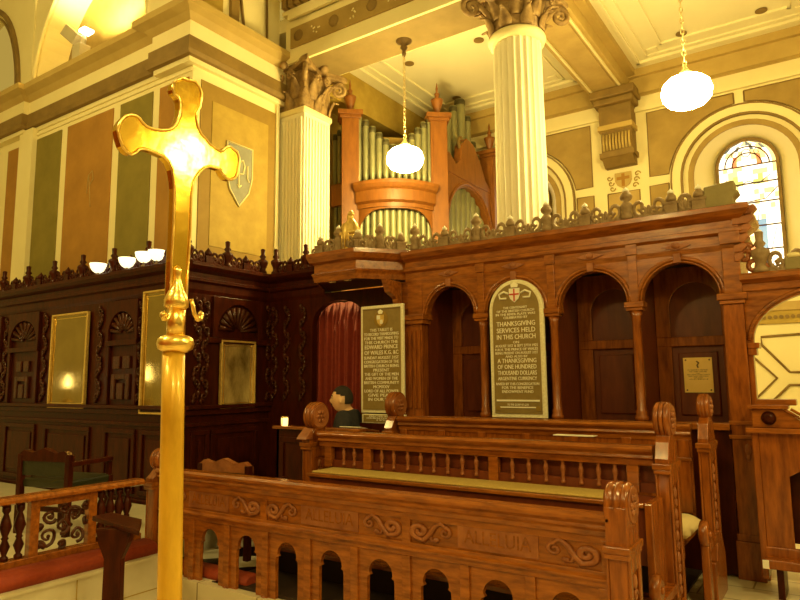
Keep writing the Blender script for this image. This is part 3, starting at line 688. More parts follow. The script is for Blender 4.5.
# ================================================================== LEFT PANELLING (faces the camera)
def obox(m, P, u, nv, a0, a1, o0, o1, z0, z1):
    P = Vector(P); u = Vector(u); nv = Vector(nv)
    q = [P+u*a0+nv*o0, P+u*a1+nv*o0, P+u*a1+nv*o1, P+u*a0+nv*o1]; v = [m.bm.verts.new((p.x, p.y, z)) for z in (z0, z1) for p in q]
    fs = [m.face([v[i] for i in f]) for f in ((3, 2, 1, 0), (4, 5, 6, 7), (0, 1, 5, 4), (1, 2, 6, 5), (2, 3, 7, 6), (3, 0, 4, 7))]
    bmesh.ops.recalc_face_normals(m.bm, faces=[f for f in fs if f])
def oprism(m, P, u, nv, poly, o0, o1):
    P = Vector(P); u = Vector(u); nv = Vector(nv); n = len(poly)
    a = [m.bm.verts.new((*(P+u*p[0]+nv*o0), p[1])) for p in poly]; b = [m.bm.verts.new((*(P+u*p[0]+nv*o1), p[1])) for p in poly]
    fs = [m.face(a[::-1]), m.face(b)]+[m.face([a[i], a[(i+1) % n], b[(i+1) % n], b[i]]) for i in range(n)]
    bmesh.ops.recalc_face_normals(m.bm, faces=[f for f in fs if f])
def panelling(name, label, P, u, nv, L, bays):
    """P start plan point; bays: (a0,a1,kind)"""
    t = thing(name, label, 'panelling', (*P, 0))
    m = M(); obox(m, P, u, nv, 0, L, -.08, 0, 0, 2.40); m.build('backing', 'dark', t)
    m = M(); obox(m, P, u, nv, 0, L, 0, .05, 0, .14); obox(m, P, u, nv, 0, L, 0, .03, .14, .20); m.build('plinth', 'dark', t, bev=.006)
    m = M(); obox(m, P, u, nv, 0, L, 0, .085, 1.14, 1.18); obox(m, P, u, nv, 0, L, 0, .05, 1.08, 1.14); obox(m, P, u, nv, 0, L, 0, .03, .96, 1.0); m.build('dado_rail', 'dark', t, bev=.008)
    for a0, a1, kind in bays:
        m = M()
        for z0, z1 in ((.24, .92),):
            for q in ((a0, a1, z1-.05, z1), (a0, a1, z0, z0+.05), (a0, a0+.05, z0+.05, z1-.05), (a1-.05, a1, z0+.05, z1-.05)): obox(m, P, u, nv, q[0], q[1], 0, .025, q[2], q[3])
            obox(m, P, u, nv, a0+.10, a1-.10, 0, .018, z0+.10, z1-.10)
        m.build('dado_panel', 'dark', t, bev=.006)
        c = (a0+a1)/2; hw = (a1-a0)/2
        if kind in ('mirror', 'carved'):
            # arched shell head over a framed field
            m = M(); zs = 2.02 if kind == 'mirror' else 1.98; r = hw-.05
            oprism(m, P, u, nv, archplate(a0, a1, 1.88, 2.35, c, r, zs, min(r, .27)), 0, .045); m.build('arched_head', 'dark', t, bev=.004)
            m = M(); rr = min(r, .27)
            for k in range(9):
                a = pi*(k+.5)/9; q0 = Vector((*(Vector(P)+Vector(u)*(c+.05*cos(a))+Vector(nv)*.012), zs+.04*sin(a))); q1 = Vector((*(Vector(P)+Vector(u)*(c+(r-.02)*cos(a))+Vector(nv)*.012), zs+(rr-.02)*sin(a)))
                m.tube([q0, q1], .008, 5, .030)
            m.build('carved_shell', 'darkcarve', t)
            m = M(); obox(m, P, u, nv, a0, a1, 0, .05, 1.84, 1.90); obox(m, P, u, nv, a0, a0+.06, 0, .035, 1.18, 1.86); obox(m, P, u, nv, a1-.06, a1, 0, .035, 1.18, 1.86); m.build('field_frame', 'dark', t, bev=.005)
        if kind == 'carved':
            m = M()
            for q in ((c-.16, c-.03, 1.58, 1.72), (c+.03, c+.16, 1.58, 1.72)): obox(m, P, u, nv, *q[:2], 0, .03, *q[2:])
            for q in ((c-.17, c-.10, 1.24, 1.52), (c+.10, c+.17, 1.24, 1.52), (c-.10, c+.10, 1.46, 1.52), (c-.06, c+.06, 1.24, 1.42)): obox(m, P, u, nv, *q[:2], 0, .035, *q[2:])
            m.build('raised_panels', 'darkcarve', t, bev=.008)
    return t
uX, nX = (1, 0), (0, -1); uY, nY = (0, 1), (1, 0)
x_at = lambda x: A(x, 360, Y=YL).x
Lx = 4.2; Pl = (XP-Lx, YL)
al = lambda x: x_at(x)-Pl[0]
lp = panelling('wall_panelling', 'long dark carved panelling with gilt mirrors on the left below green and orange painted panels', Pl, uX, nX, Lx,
    [(.1, al(2), 'carved'), (al(10), al(40), 'carved'), (al(49), al(94), 'none'), (al(108), al(139), 'carved'), (al(144), al(170), 'none')])
for x in (6, 45, 100, 141, 178):
    carved_strip(lp, (x_at(x), YL), uX, 1.2, 2.32, .13, 'darkcarve', nX)
M().sweep([(Pl[0], YL), (XP, YL)], CORN+[]).build('cornice', 'dark', lp)
crest_run(lp, [(Pl[0]+.2, YL+.02), (XP-.04, YL+.02)], 12, 'dark', ZC, kinds=(0, 2))
ly = lambda x: A(x, 360, X=XP).y-YL
rp = panelling('wall_panelling', 'dark carved panelling with a small square mirror below the blue-grey shield', (XP, YL+.0), uY, nY, YB-YL, [(.10, ly(210), 'none'), (ly(212), ly(258), 'none')])
c0 = (ly(212)+ly(258))/2; r0 = (ly(258)-ly(212))/2-.04
m = M(); oprism(m, (XP, YL), uY, nY, archplate(ly(210), ly(260), 1.90, 2.35, c0, r0, 1.98, .30), 0, .045); m.build('arched_head', 'dark', rp, bev=.004)
m = M()
for k in range(11):
    a = pi*(k+.5)/11; m.tube([(XP+.012, YL+c0+.05*cos(a), 1.98+.04*sin(a)), (XP+.012, YL+c0+(r0-.02)*cos(a), 1.98+.27*sin(a))], .008, 5, .035)
m.build('carved_shell', 'darkcarve', rp)
m = M(); obox(m, (XP, YL), uY, nY, ly(206), ly(264), 0, .05, 1.84, 1.90); m.build('field_rail', 'dark', rp, bev=.005)
for x in (196, 204, 268): carved_strip(rp, (XP, YL+ly(x)), uY, 1.2, 2.32, .13, 'darkcarve', nY)
M().sweep([(XP, YL), (XP, YB)], CORN).build('cornice', 'dark', rp)
crest_run(rp, [(XP-.02, YL+.02), (XP-.02, YB-.1)], 4, 'dark', ZC, kinds=(0, 2))
# mirrors
def mirror(name, label, P, u, nv, a0, a1, z0, z1, inner=True, gm='mirror'):
    t = thing(name, label, 'mirror', (*(Vector(P)+Vector(u)*((a0+a1)/2)), z0), None)
    m = M(); w = .022
    for q in ((a0, a1, z1-w, z1), (a0, a1, z0, z0+w), (a0, a0+w, z0+w, z1-w), (a1-w, a1, z0+w, z1-w)): obox(m, P, u, nv, q[0], q[1], .02, .06, q[2], q[3])
    m.build('frame', 'goldp' , t, bev=.005)
    m = M(); obox(m, P, u, nv, a0+.02, a1-.02, .018, .034, z0+.02, z1-.02); m.build('mirror_glass', gm, t)
    if inner:
        m = M(); b = .055
        for q in ((a0+b, a1-b, z1-b-.006, z1-b), (a0+b, a1-b, z0+b, z0+b+.006), (a0+b, a0+b+.006, z0+b, z1-b), (a1-b-.006, a1-b, z0+b, z1-b)): obox(m, P, u, nv, q[0], q[1], .033, .038, q[2], q[3])
        for sx in (a0+b, a1-b):
            for sz in (z0+b, z1-b): m.ball((*(Vector(P)+Vector(u)*sx+Vector(nv)*.036), sz), .012, 1, 1, 1, 6, 4)
        m.build('bevel_line', 'goldr', t)
    return t
zz = lambda x, y, **k: A(x, y, **k).z
mirror('wall_mirror', 'tall gilt mirror on the dark panelling left of the cross, farther from it', (XP-Lx, YL), uX, nX, al(54), al(90), zz(70, 408, Y=YL), zz(70, 314, Y=YL))
mirror('wall_mirror', 'tall gilt mirror half hidden behind the cross pole', (XP-Lx, YL), uX, nX, al(145), al(172), zz(150, 414, Y=YL), zz(150, 292, Y=YL))
mirror('wall_mirror', 'small gilt mirror with brass corner lines, right of the cross pole', (XP, YL), uY, nY, ly(218), ly(252.5), zz(235, 408, X=XP), zz(235, 341, X=XP), gm='reflection_glass')

# ================================================================== CORNER DOORWAY, CANOPY
cs = thing('canopied_stall', 'dark corner stall with projecting canopy and arched opening hung with a curtain', 'stall', (-4.6, YB, 0))
dx0, dx1 = A(312, 360, Y=YB).x, A(366, 360, Y=YB).x; dc = (dx0+dx1)/2; dh = (dx1-dx0)/2
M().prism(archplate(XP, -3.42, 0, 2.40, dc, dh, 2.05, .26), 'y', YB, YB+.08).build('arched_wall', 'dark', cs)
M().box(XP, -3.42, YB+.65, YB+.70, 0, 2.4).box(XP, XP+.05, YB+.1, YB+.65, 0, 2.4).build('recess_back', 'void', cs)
for x in (275, 287, 303): carved_strip(cs, (A(x, 360, Y=YB).x, YB), uX, 1.2, 2.30, .12, 'darkcarve', nX)
M().sweep([(XP, YB), (-4.72, YB)], CORN).build('cornice', 'dark', cs)
crest_run(cs, [(XP+.1, YB), (-4.78, YB)], 3, 'dark', ZC, kinds=(0, 2))
cpth = [(-4.74, YB), (-4.40, 4.98), (-3.88, 4.98), (-3.56, 5.38)]
M().sweep(cpth, [(-.02, 2.42), (.02, 2.42), (.03, 2.47), (.05, 2.50), (.02, 2.52), (.02, 2.60), (.07, 2.62), (.10, 2.67), (.10, 2.71), (-.02, 2.73)]).build('canopy_cornice', 'wood', cs)
M().prism(cpth+[(-3.45, 5.6), (-4.74, 5.6)], 'z', 2.43, 2.50).prism(cpth+[(-3.45, 5.6), (-4.74, 5.6)], 'z', 2.66, 2.72).build('canopy_soffit', 'dark', cs)
for a, b, n in (((-4.38, 5.02), (-3.90, 5.02), 2), ((-3.88, 5.02), (-3.60, 5.36), 2)): crest_run(cs, [a, b], n, 'crest', 2.72, kinds=(2, 1))
m = M().prism([(5.34, 2.40), (5.06, 2.40), (5.12, 2.28), (5.25, 2.22), (5.30, 2.05), (5.34, 1.95)], 'x', -3.64, -3.58); m.build('canopy_bracket', 'wood', cs, bev=.006)
M().box(-4.05, -3.99, 5.0, 5.04, 2.415, 2.43).box(-4.25, -4.19, 5.0, 5.04, 2.415, 2.43).build('screw_caps', 'cream', cs)
# curtain
m = M(); n = 90; v0 = []
for i in range(n+1):
    x = dx0-.10+(dx1-dx0+.0)*i/n; y = YB+.15+.030*sin(i*.9)+.02*sin(i*.37+1); v0.append((x, y))
rows = []
for z in (.3, 1.2, 2.3): rows.append([m.bm.verts.new((x+.02*sin(z*3), y, z)) for x, y in v0])
for a, b in zip(rows, rows[1:]):
    for i in range(n): m.face([a[i], a[i+1], b[i+1], b[i]], True)
cu = m.build('curtain', 'curt', loc=(dc, YB+.22, .3)); cu.modifiers.new('s', 'SOLIDIFY').thickness = .006; tag(cu, 'dark red pleated curtain hanging in the corner stall opening behind the seated man', 'curtain')
m = M().box(dc-.05, dc-.0, YB+.12, YB+.16, 1.0, 1.2)
m.bm.free()

# ================================================================== STALL ARCADE (right of the canopy)
sa = thing('stall_arcade', 'long red wood arcade of arched stalls with carved cresting along its top', 'stalls', (-2.0, YA, 0))
XE = -.565; XS = -3.42
pier = [-3.36, -2.69, -2.015, -1.325]; cen = [-3.03, -2.36, -1.665, -.985]; hws = [.265, .275, .285, .285]
M().sweep([(XS-.1, YA), (XE, YA), (XE, YA+.7)], CORN).build('cornice', 'wood', sa)
m = M(); edges = [XS]+[p for p in pier[1:]]+[-.665]
for i, (c, h) in enumerate(zip(cen, hws)): m.prism(archplate(edges[i], edges[i+1], 1.96, 2.38, c, h, 2.02, .285, 20), 'y', YA, YA+.09)
m.build('arch_spandrels', 'wood', sa)
for i, (c, h) in enumerate(zip(cen, hws)):
    k = M(); k.tube([(p[0], YA-.006, p[1]) for p in arc(c, 2.02, h+.028, 0, pi, 22, .313)], .016, 6)
    k.tube([(p[0], YA-.002, p[1]) for p in arc(c, 2.02, h+.004, 0, pi, 22, .289)], .010, 6); k.build('arch_moulding', 'wood', sa)
    M().box(c-.028, c+.028, YA-.03, YA+.02, 2.30, 2.375).build('keystone', 'carve', sa, bev=.006)
    M().prism([(c-.11, 2.43), (c, 2.46), (c+.11, 2.43), (c+.05, 2.41), (c, 2.40), (c-.05, 2.41)], 'y', YA-.03, YA).ball((c, YA-.03, 2.43), .022, 1.6, .5, 1, 8, 5).build('frieze_ornament', 'carve', sa)
def stall_pier(x, first=None):
    m = M().lathe([(.052, 1.08), (.052, 1.11), (.042, 1.13), (.046, 1.15), (.036, 1.17), (.038, 1.5), (.034, 1.86), (.04, 1.88), (.036, 1.90), (.055, 1.95)], (x, YA+.03, 0), 16)
    o = m.build('column', 'woodv', sa)
    M().box(x-.065, x+.065, YA-.03, YA+.09, 1.95, 1.975).box(x-.075, x+.075, YA-.04, YA+.09, 1.975, 2.02).build('column_capital', 'wood', o, bev=.005)
    M().box(x-.035, x+.035, YA-.02, YA+.03, 2.02, 2.40).build('pilaster_strip', 'wood', sa, bev=.004)
    M().box(x-.045, x+.045, YA-.035, YA+.0, 2.40, 2.50).build('frieze_block', 'wood', sa, bev=.004)
    M().box(x-.07, x+.07, YA-.03, YA+.10, 0.25, 1.08).build('pedestal', 'woodv', sa, bev=.006)
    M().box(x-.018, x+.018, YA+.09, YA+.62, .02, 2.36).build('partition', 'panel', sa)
    M().lathe([(.045, YA+.10), (.05, YA+.13), (.05, YA+.16)], (x, 0, 1.62), 12, 'y').build('partition_boss', 'wood', sa) if False else None
for x in pier[1:]: stall_pier(x)
# fluted pier at the canopy end
m = M().box(-3.55, -3.33, YA-.02, YA+.10, .02, 2.02)
m.build('fluted_pier', 'woodv', sa, bev=.004)
m = M()
for i in range(4): m.box(-3.53+i*.052, -3.50+i*.052, YA-.034, YA-.018, 1.15, 1.9)
m.build('pier_fluting', 'woodv', sa)
M().box(-3.59, -3.30, YA-.06, YA+.1, 1.96, 2.0).box(-3.61, -3.28, YA-.08, YA+.1, 2.0, 2.05).build('pier_capital', 'wood', sa, bev=.005)
M().box(-3.50, -3.335, YA-.008, YA+.08, 2.02, 2.39).build('pier_head', 'wood', sa)
M().box(-3.62, -3.50, YA+.04, YA+.12, 2.02, 2.4).build('pier_return', 'wood', sa)
M().box(-3.37, -3.33, YA+.09, YA+.62, .02, 2.36).build('partition', 'panel', sa)
# recess ceiling, back panels
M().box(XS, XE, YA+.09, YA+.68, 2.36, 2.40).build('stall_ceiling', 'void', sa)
for i, (c, h) in enumerate(zip(cen, hws)):
    a, b = edges[i]+.0, edges[i+1]; yb = YA+.62
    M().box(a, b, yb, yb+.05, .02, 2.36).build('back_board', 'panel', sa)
    m = M(); m.prism(archplate(a+.02, b-.02, 1.76, 2.36, c, .20, 2.02, .20, 18), 'y', yb-.035, yb); m.box(a+.02, b-.02, yb-.035, yb, 1.68, 1.76); m.box(a+.02, c-.20, yb-.035, yb, .3, 1.68); m.box(c+.20, b-.02, yb-.035, yb, .3, 1.68); m.box(a+.02, b-.02, yb-.03, yb, .98, 1.05)
    m.build('back_frame', 'woodv', sa, bev=.006)
    m = M().box(c-.155, c+.155, yb-.022, yb, 1.10, 1.63); m.build('raised_field', 'panel', sa, bev=.012)
    m = M(); m.box(a+.03, b-.03, YA+.16, yb, .66, .71); m.box(a+.03, b-.03, YA+.16, YA+.19, .52, .66); m.build('seat_board', 'wood', sa, bev=.006)
# sill
M().box(XS, XE-.13, YA-.06, YA+.02, 1.03, 1.08).build('sill', 'wood', sa, bev=.006)
M().box(XS, XE-.13, YA-.02, YA+.02, .02, 1.03).build('sill_front', 'dark', sa)
# end pillar
xe0, xe1 = -.69, -.55
e = M().box(xe0, xe1, YA-.03, YA+.14, .30, 1.95); e.build('end_pillar', 'woodv', sa, bev=.006)
M().box(xe0-.02, xe1+.02, YA-.05, YA+.15, .0, .26).box(xe0-.012, xe1+.012, YA-.042, YA+.145, .26, .31).build('pillar_plinth', 'woodv', sa, bev=.006)
M().box(xe0-.012, xe1+.012, YA-.042, YA+.145, 1.07, 1.10).box(xe0-.015, xe1+.015, YA-.045, YA+.145, .97, 1.0).build('pillar_band', 'wood', sa, bev=.004)
M().box(xe0-.015, xe1+.015, YA-.045, YA+.15, 1.95, 1.98).box(xe0-.03, xe1+.03, YA-.06, YA+.16, 1.98, 2.03).build('pillar_capital', 'wood', sa, bev=.005)
M().box(xe0+.02, xe1, YA-.03, YA+.14, 2.03, 2.37).box(xe0+.01, xe1+.01, YA-.045, YA, 2.40, 2.50).build('pillar_head', 'wood', sa, bev=.005)
m = M(); m.ball(((xe0+xe1)/2+.03, YA-.035, .90), .03, .7, .5, 1.4, 8, 6); m.ball(((xe0+xe1)/2+.03, YA-.035, .84), .02, .7, .5, 1.4, 8, 6); m.build('pillar_carving', 'carve', sa)
M().box(-.63, -.57, YA+.14, YA+.70, .0, 2.36).build('end_panel', 'woodv', sa)
# cresting and finials on the arcade
crest_run(sa, [(-3.40, YA-.02), (-1.0, YA-.02)], 7, 'crest', ZC, kinds=(1, 2))
crest_run(sa, [(-1.0, YA-.02), (-.80, YA-.02)], 1, 'crest', ZC, kinds=(2, 2), skip=True)
# corner acroterion block and carved end profile
bk = A(722, 188, Y=YA+.05)
M().prism([(-.76, ZC), (-.76, ZC+.07), (-.79, ZC+.09), (-.76, ZC+.11), (-.76, ZC+.17), (-.55, ZC+.19), (-.55, ZC+.12), (-.52, ZC+.10), (-.56, ZC+.06), (-.56, ZC)], 'y', YA-.04, YA+.10).build('corner_block', 'block', sa, bev=.01)
m = M()
for i in range(6):
    z = 2.66-i*.07; x = XE+.13-.020*i
    m.prism([(XE-.02, z), (x, z+.02), (x+.02, z-.01), (x-.02, z-.05), (XE-.02, z-.05)], 'y', YA-.028-.003*i, YA+.062+.003*i)
m.build('carved_end', 'carve', sa, bev=.006)
m = M()
for k, (dx, z, r) in enumerate(((.05, 2.30, .05), (.10, 2.22, .055), (.06, 2.36, .035), (.15, 2.20, .04))):
    m.tube([(p[0], YA+.02, p[1]) for p in spiral(XE+dx, z, r, 1.2, 0, 14, 1, .2)], .018, 6)
m.build('scroll_bracket', 'carve', sa)

# ================================================================== RIGHT ARCH SCREEN
rs = thing('arch_screen', 'lower red wood arch screen right of the stalls, open to the cream wall', 'screen', (.2, YA, 0))
M().prism(archplate(-.55, 1.1, 1.62, 2.06, .02, .525, 1.68, .34, 24), 'y', YA+.02, YA+.10).build('arch_plate', 'wood', rs, bev=.004)
M().tube([(p[0], YA+.01, p[1]) for p in arc(.02, 1.68, .55, 0, pi, 24, .37)], .014, 6).build('arch_moulding', 'wood', rs)
M().prism([(YA-.06, 2.12), (YA-.06, 2.15), (YA-.02, 2.17), (YA+.2, 2.17), (YA+.2, 2.04), (YA+.0, 2.04), (YA-.0, 2.09)], 'x', -.56, 1.1).build('cornice', 'wood', rs)
M().box(-.55, -.515, YA+.02, YA+.12, 0, 1.62).box(-.548, -.47, YA-.01, YA+.13, 1.62, 1.66).box(-.547, -.49, YA+.0, YA+.12, 1.57, 1.62).build('jamb', 'woodv', rs, bev=.005)
M().box(.51, .62, YA+.02, YA+.12, 0, 2.04).build('jamb', 'woodv', rs, bev=.005)
crest_run(rs, [(-.42, YA+.02), (-.10, YA+.02)], 1, 'crest', 2.17, kinds=(0,)); crest_run(rs, [(-.10, YA+.02), (.9, YA+.02)], 3, 'crest', 2.17, kinds=(1, 2))
M().box(-.27, -.14, YA-.0, YA+.1, 2.17, 2.26).build('finial_block', 'block', rs, bev=.01)
M().lathe([(.05, 0), (.05, .03), (.02, .05), (.002, .07)], (-.205, YA+.05, 2.26), 12).build('finial_cap', 'cream', rs)
# reading desk under the arch
rd = thing('reading_desk', 'red wood reading desk with sloping top at the right edge below the arch', 'desk', (-.3, 5.0, 0))
yd = 5.0
M().box(-.53, -.49, yd, yd+.26, .10, 1.06).build('side_panel', 'woodv', rd, bev=.005)
M().box(.22, .26, yd, yd+.26, .10, 1.06).build('side_panel', 'woodv', rd, bev=.005)
M().box(-.49, .22, yd+.22, yd+.25, .30, 1.0).build('back_board', 'dark', rd)
M().prism([(-.49, .30), (-.49, 1.04), (.22, 1.04), (.22, .84), (-.20, .84), (-.33, .76), (-.33, .30)], 'y', yd+.02, yd+.05).build('front_board', 'woodv', rd, bev=.004)
M().box(-.56, .3, yd-.04, yd+.28, 1.04, 1.075).build('ledge', 'wood', rd, bev=.006)
M().prism([(-.52, 1.075), (-.52, 1.20), (-.34, 1.20), (-.17, 1.075)], 'y', yd, yd+.05).build('scrolled_cheek', 'wood', rd, bev=.006)
M().lathe([(.045, -.01), (.03, -.02), (.02, -.03)], (-.42, yd, 1.14), 14, 'y').build('cheek_boss', 'dark', rd)
M().box(-.54, -.30, yd-.03, yd+.10, 1.20, 1.225).box(-.5, -.26, yd+.1, yd+.24, 1.22, 1.26).build('cap_shelf', 'wood', rd, bev=.006)
m = M()
for k in range(2): m.tube([(-.33+.04*k, yd-.01, 1.20), (-.16+.04*k, yd-.01, 1.09)], .010, 6)
m.build('cheek_moulding', 'wood', rd)
M().box(-.50, .3, yd-.10, yd+.0, .19, .25).box(-.50, .26, yd+.0, yd+.03, .24, .31).build('foot_rail', 'woodv', rd, bev=.008)
M().box(-.44, -.40, yd-.06, yd+.2, 0, .19).build('foot', 'dark', rd)
M().box(.2, .24, yd-.06, yd+.2, 0, .19).build('foot', 'dark', rd)
M().box(-.51, -.475, yd-.115, yd-.10, .195, .245).build('foot_cap', 'white', rd)
bk_ = M(); bk_.tube([(-.20, yd+.12, 1.10), (-.18, yd+.12, 1.24), (-.10, yd+.12, 1.27), (-.02, yd+.12, 1.20), (.02, yd+.12, 1.10)], .03, 8)
bo = bk_.build('desk_cushion', 'khaki', loc=(-.1, yd+.12, 1.1)); tag(bo, 'rolled olive cushion on top of the reading desk at the right edge', 'cushion')

# ================================================================== TABLETS
t = thing('memorial_tablet', 'arch-topped gilt memorial tablet filling the second stall arch, headed by a red cross shield', 'tablet', (-2.36, YA-.03, 1.08))
ax, ah, z0, zs_, zt = -2.335, .255, 1.085, 2.03, .265
arcp = lambda h, r, zb: [(ax+h, zb)]+arc(ax, zs_, h, 0, pi, 22, r)+[(ax-h, zb)]
M().prism(arcp(ah, zt, z0), 'y', YA-.05, YA-.015).build('mosaic_border', 'mosaic', t, bev=.004)
M().prism(arcp(ah-.035, zt-.035, z0+.035), 'y', YA-.058, YA-.048).build('gold_ground', 'tab', t)
y_ = YA-.060
lettering([('THE CENTENARY', .022, .50), ('OF THE BRITISH CHURCH', .022, .78), ('IN THE RIVER PLATE WAS', .022, .82), ('CELEBRATED BY', .022, .5), ('', .012, 0),
 ('THANKSGIVING', .044, .80), ('SERVICES HELD', .044, .80), ('IN THIS CHURCH', .044, .80), ('ON', .022, .12),
 ('AUGUST 31ST & SEPT 27TH 1925', .024, .88), ('H.R.H. THE PRINCE OF WALES', .024, .88), ('BEING PRESENT ON AUGUST 31ST', .024, .88), ('AND ALSO BY', .022, .46),
 ('A THANKSGIVING', .040, .80), ('OF ONE HUNDRED', .040, .80), ('THOUSAND DOLLARS', .040, .80), ('ARGENTINE CURRENCY', .032, .80), ('', .006, 0),
 ('RAISED BY THIS CONGREGATION', .024, .88), ('FOR THE BENEFICE', .026, .64), ('ENDOWMENT FUND', .026, .64)], ax, y_, 2.055, .455, t)
M().box(ax-.2, ax+.2, y_-.004, y_, 1.225, 1.24).box(ax-.18, ax+.18, y_-.004, y_, 1.17, 1.18).build('lower_rule', 'letter', t)
m = M()
for s_ in (-1, 1): m.lathe([(.022, 0), (.022, -.006)], (ax+s_*.185, y_, 1.165), 14, 'y')
m.build('corner_roundels', 'ochred', t)
lettering([('TO THE GLORY OF GOD', .018, .5)], ax, y_, 1.205, .4, t)
sh = M().prism(SHP(ax, 2.215, .05, .125), 'y', y_-.01, y_); so = sh.build('shield', 'white', t)
M().box(ax-.006, ax+.006, y_-.014, y_-.009, 2.10, 2.21).box(ax-.045, ax+.045, y_-.015, y_-.010, 2.155, 2.168).build('shield_cross', 'redp', so)
m = M(); m.prism([(ax-.03, 2.225), (ax-.035, 2.25), (ax, 2.27), (ax+.035, 2.25), (ax+.03, 2.225)], 'y', y_-.008, y_)
for s_ in (-1, 1): m.tube([(ax+s_*.06, y_-.004, 2.17), (ax+s_*.10, y_-.004, 2.19), (ax+s_*.15, y_-.004, 2.17), (ax+s_*.14, y_-.004, 2.13), (ax+s_*.08, y_-.004, 2.13)], .010, 6)
m.build('crown_and_ribbons', 'letter', t)
# rectangular tablet under the canopy
YT = 5.22
tx0, tx1 = A(361, 360, Y=YT).x, A(403.5, 360, Y=YT).x; tz0, tz1 = A(382, 413, Y=YT).z, A(382, 305, Y=YT).z; tc = (tx0+tx1)/2
t = thing('memorial_tablet', 'rectangular gilt memorial tablet under the dark canopy beside the seated man', 'tablet', (tc, YT, tz0))
M().box(tx0, tx1, YT, YT+.03, tz0, tz1).build('mosaic_border', 'mosaic', t, bev=.004)
M().box(tx0+.03, tx1-.03, YT-.008, YT+.001, tz0+.03, tz1-.03).build('gold_ground', 'tab', t)
w = tx1-tx0-.06; y_ = YT-.010; h = .031
lettering([('THIS TABLET IS', h, .6), ('TO RECORD THANKSGIVING', h, .92), ('FOR THE VISIT MADE TO', h, .9), ('THIS CHURCH THE', h, .88), ('EDWARD PRINCE', .042, .88), ('OF WALES K.G. &C', .042, .9), ('SUNDAY AUGUST 31ST', h, .92), ('CONGREGATION OF THE', h, .92), ('BRITISH CHURCH BEING', h, .92), ('PRESENT', h, .42),
 ('THE GIFT OF THE MEN', h, .9), ('AND WOMEN OF THE', h, .86), ('BRITISH COMMUNITY', h, .92), ('MCMXXV', h, .42), ('LORD OF ALL POWER', h, .9), ('GIVE PEACE', h, .7), ('IN OUR TIME', h, .7)], tc, y_, tz1-.235, w, t)
M().lathe([(.085, 0), (.085, -.006), (.075, -.010)], (tc+.0, y_+.002, tz1-.14), 28, 'y').build('medallion', 'ochred', t)
so = M().prism(SHP(tc, tz1-.10, .042, .11), 'y', y_-.014, y_-.006).build('shield', 'goldp', t)
M().box(tc-.04, tc, y_-.019, y_-.013, tz1-.145, tz1-.105).box(tc, tc+.03, y_-.019, y_-.013, tz1-.19, tz1-.15).build('shield_quarters', 'white', so)
M().prism([(tc-.02, tz1-.09), (tc-.03, tz1-.065), (tc, tz1-.045), (tc+.03, tz1-.065), (tc+.02, tz1-.09)], 'y', y_-.014, y_-.006).build('crown', 'letter', t)
M().box(tx0+.03, tx1-.03, y_-.002, y_+.002, tz1-.045, tz1-.04).build('top_rule', 'ink', t)
t2 = M().box(tx0+.01, tx1+.01, YT+.0, YT+.03, tz0-.10, tz0-.012); t2 = t2.build('tablet_panel', 'mosaic', loc=(tc, YT, tz0-.1), bev=.003)
tag(t2, 'low strip tablet with small lettering directly beneath the rectangular memorial tablet', 'tablet')
M().box(tx0+.035, tx1-.015, YT-.006, YT+.001, tz0-.09, tz0-.022).build('ground', 'tab', t2)
lettering([('ERECTED BY THE', .014, .7), ('CHURCH COMMITTEE', .014, .85), ('1926', .014, .3)], tc+.01, YT-.008, tz0-.027, w, t2)
M().box(tx0-.05, tx1+.1, YT-.02, YT+.06, .0, tz0-.10).build('tablet_shelf', 'dark', cs)
# brass notice in the last stall
yn = YA+.585
nx0, nx1, nz0, nz1 = A(684, 375, Y=yn).x, A(713, 375, Y=yn).x, A(699, 392.5, Y=yn).z, A(699, 357.5, Y=yn).z; nc = (nx0+nx1)/2
t = thing('brass_notice', 'yellow brass notice plate screwed to the back of the last stall', 'plaque', (nc, yn, nz0))
M().box(nx0, nx1, yn-.004, yn+.01, nz0, nz1).build('plate', 'leaf', t)
lettering([('IN GRATEFUL MEMORY', .010, .82), ('OF THE CHOIR', .012, .7), ('AND', .008, .15), ('WHO SERVED IN THIS CHURCH', .010, .9), ('AND GAVE THIS STALL', .010, .8), ('FOR GOD', .009, .35), ('AMEN', .008, .75)], nc, yn-.006, nz0+(nz1-nz0)*.66, nx1-nx0-.03, t, 'ink', ext=.0005)
m = M()
for sx in (nx0+.02, nx1-.02):
    for sz in (nz0+.02, nz1-.02): m.lathe([(.007, 0), (.005, -.004)], (sx, yn-.004, sz), 8, 'y')
m.build('screws', 'ink', t)
m = M(); m.tube([(nc-.008, yn-.006, nz1-.03), (nc+.010, yn-.006, nz1-.045), (nc-.004, yn-.006, nz1-.065), (nc+.004, yn-.006, nz1-.085)], .006, 5); m.build('engraved_emblem', 'ink', t)

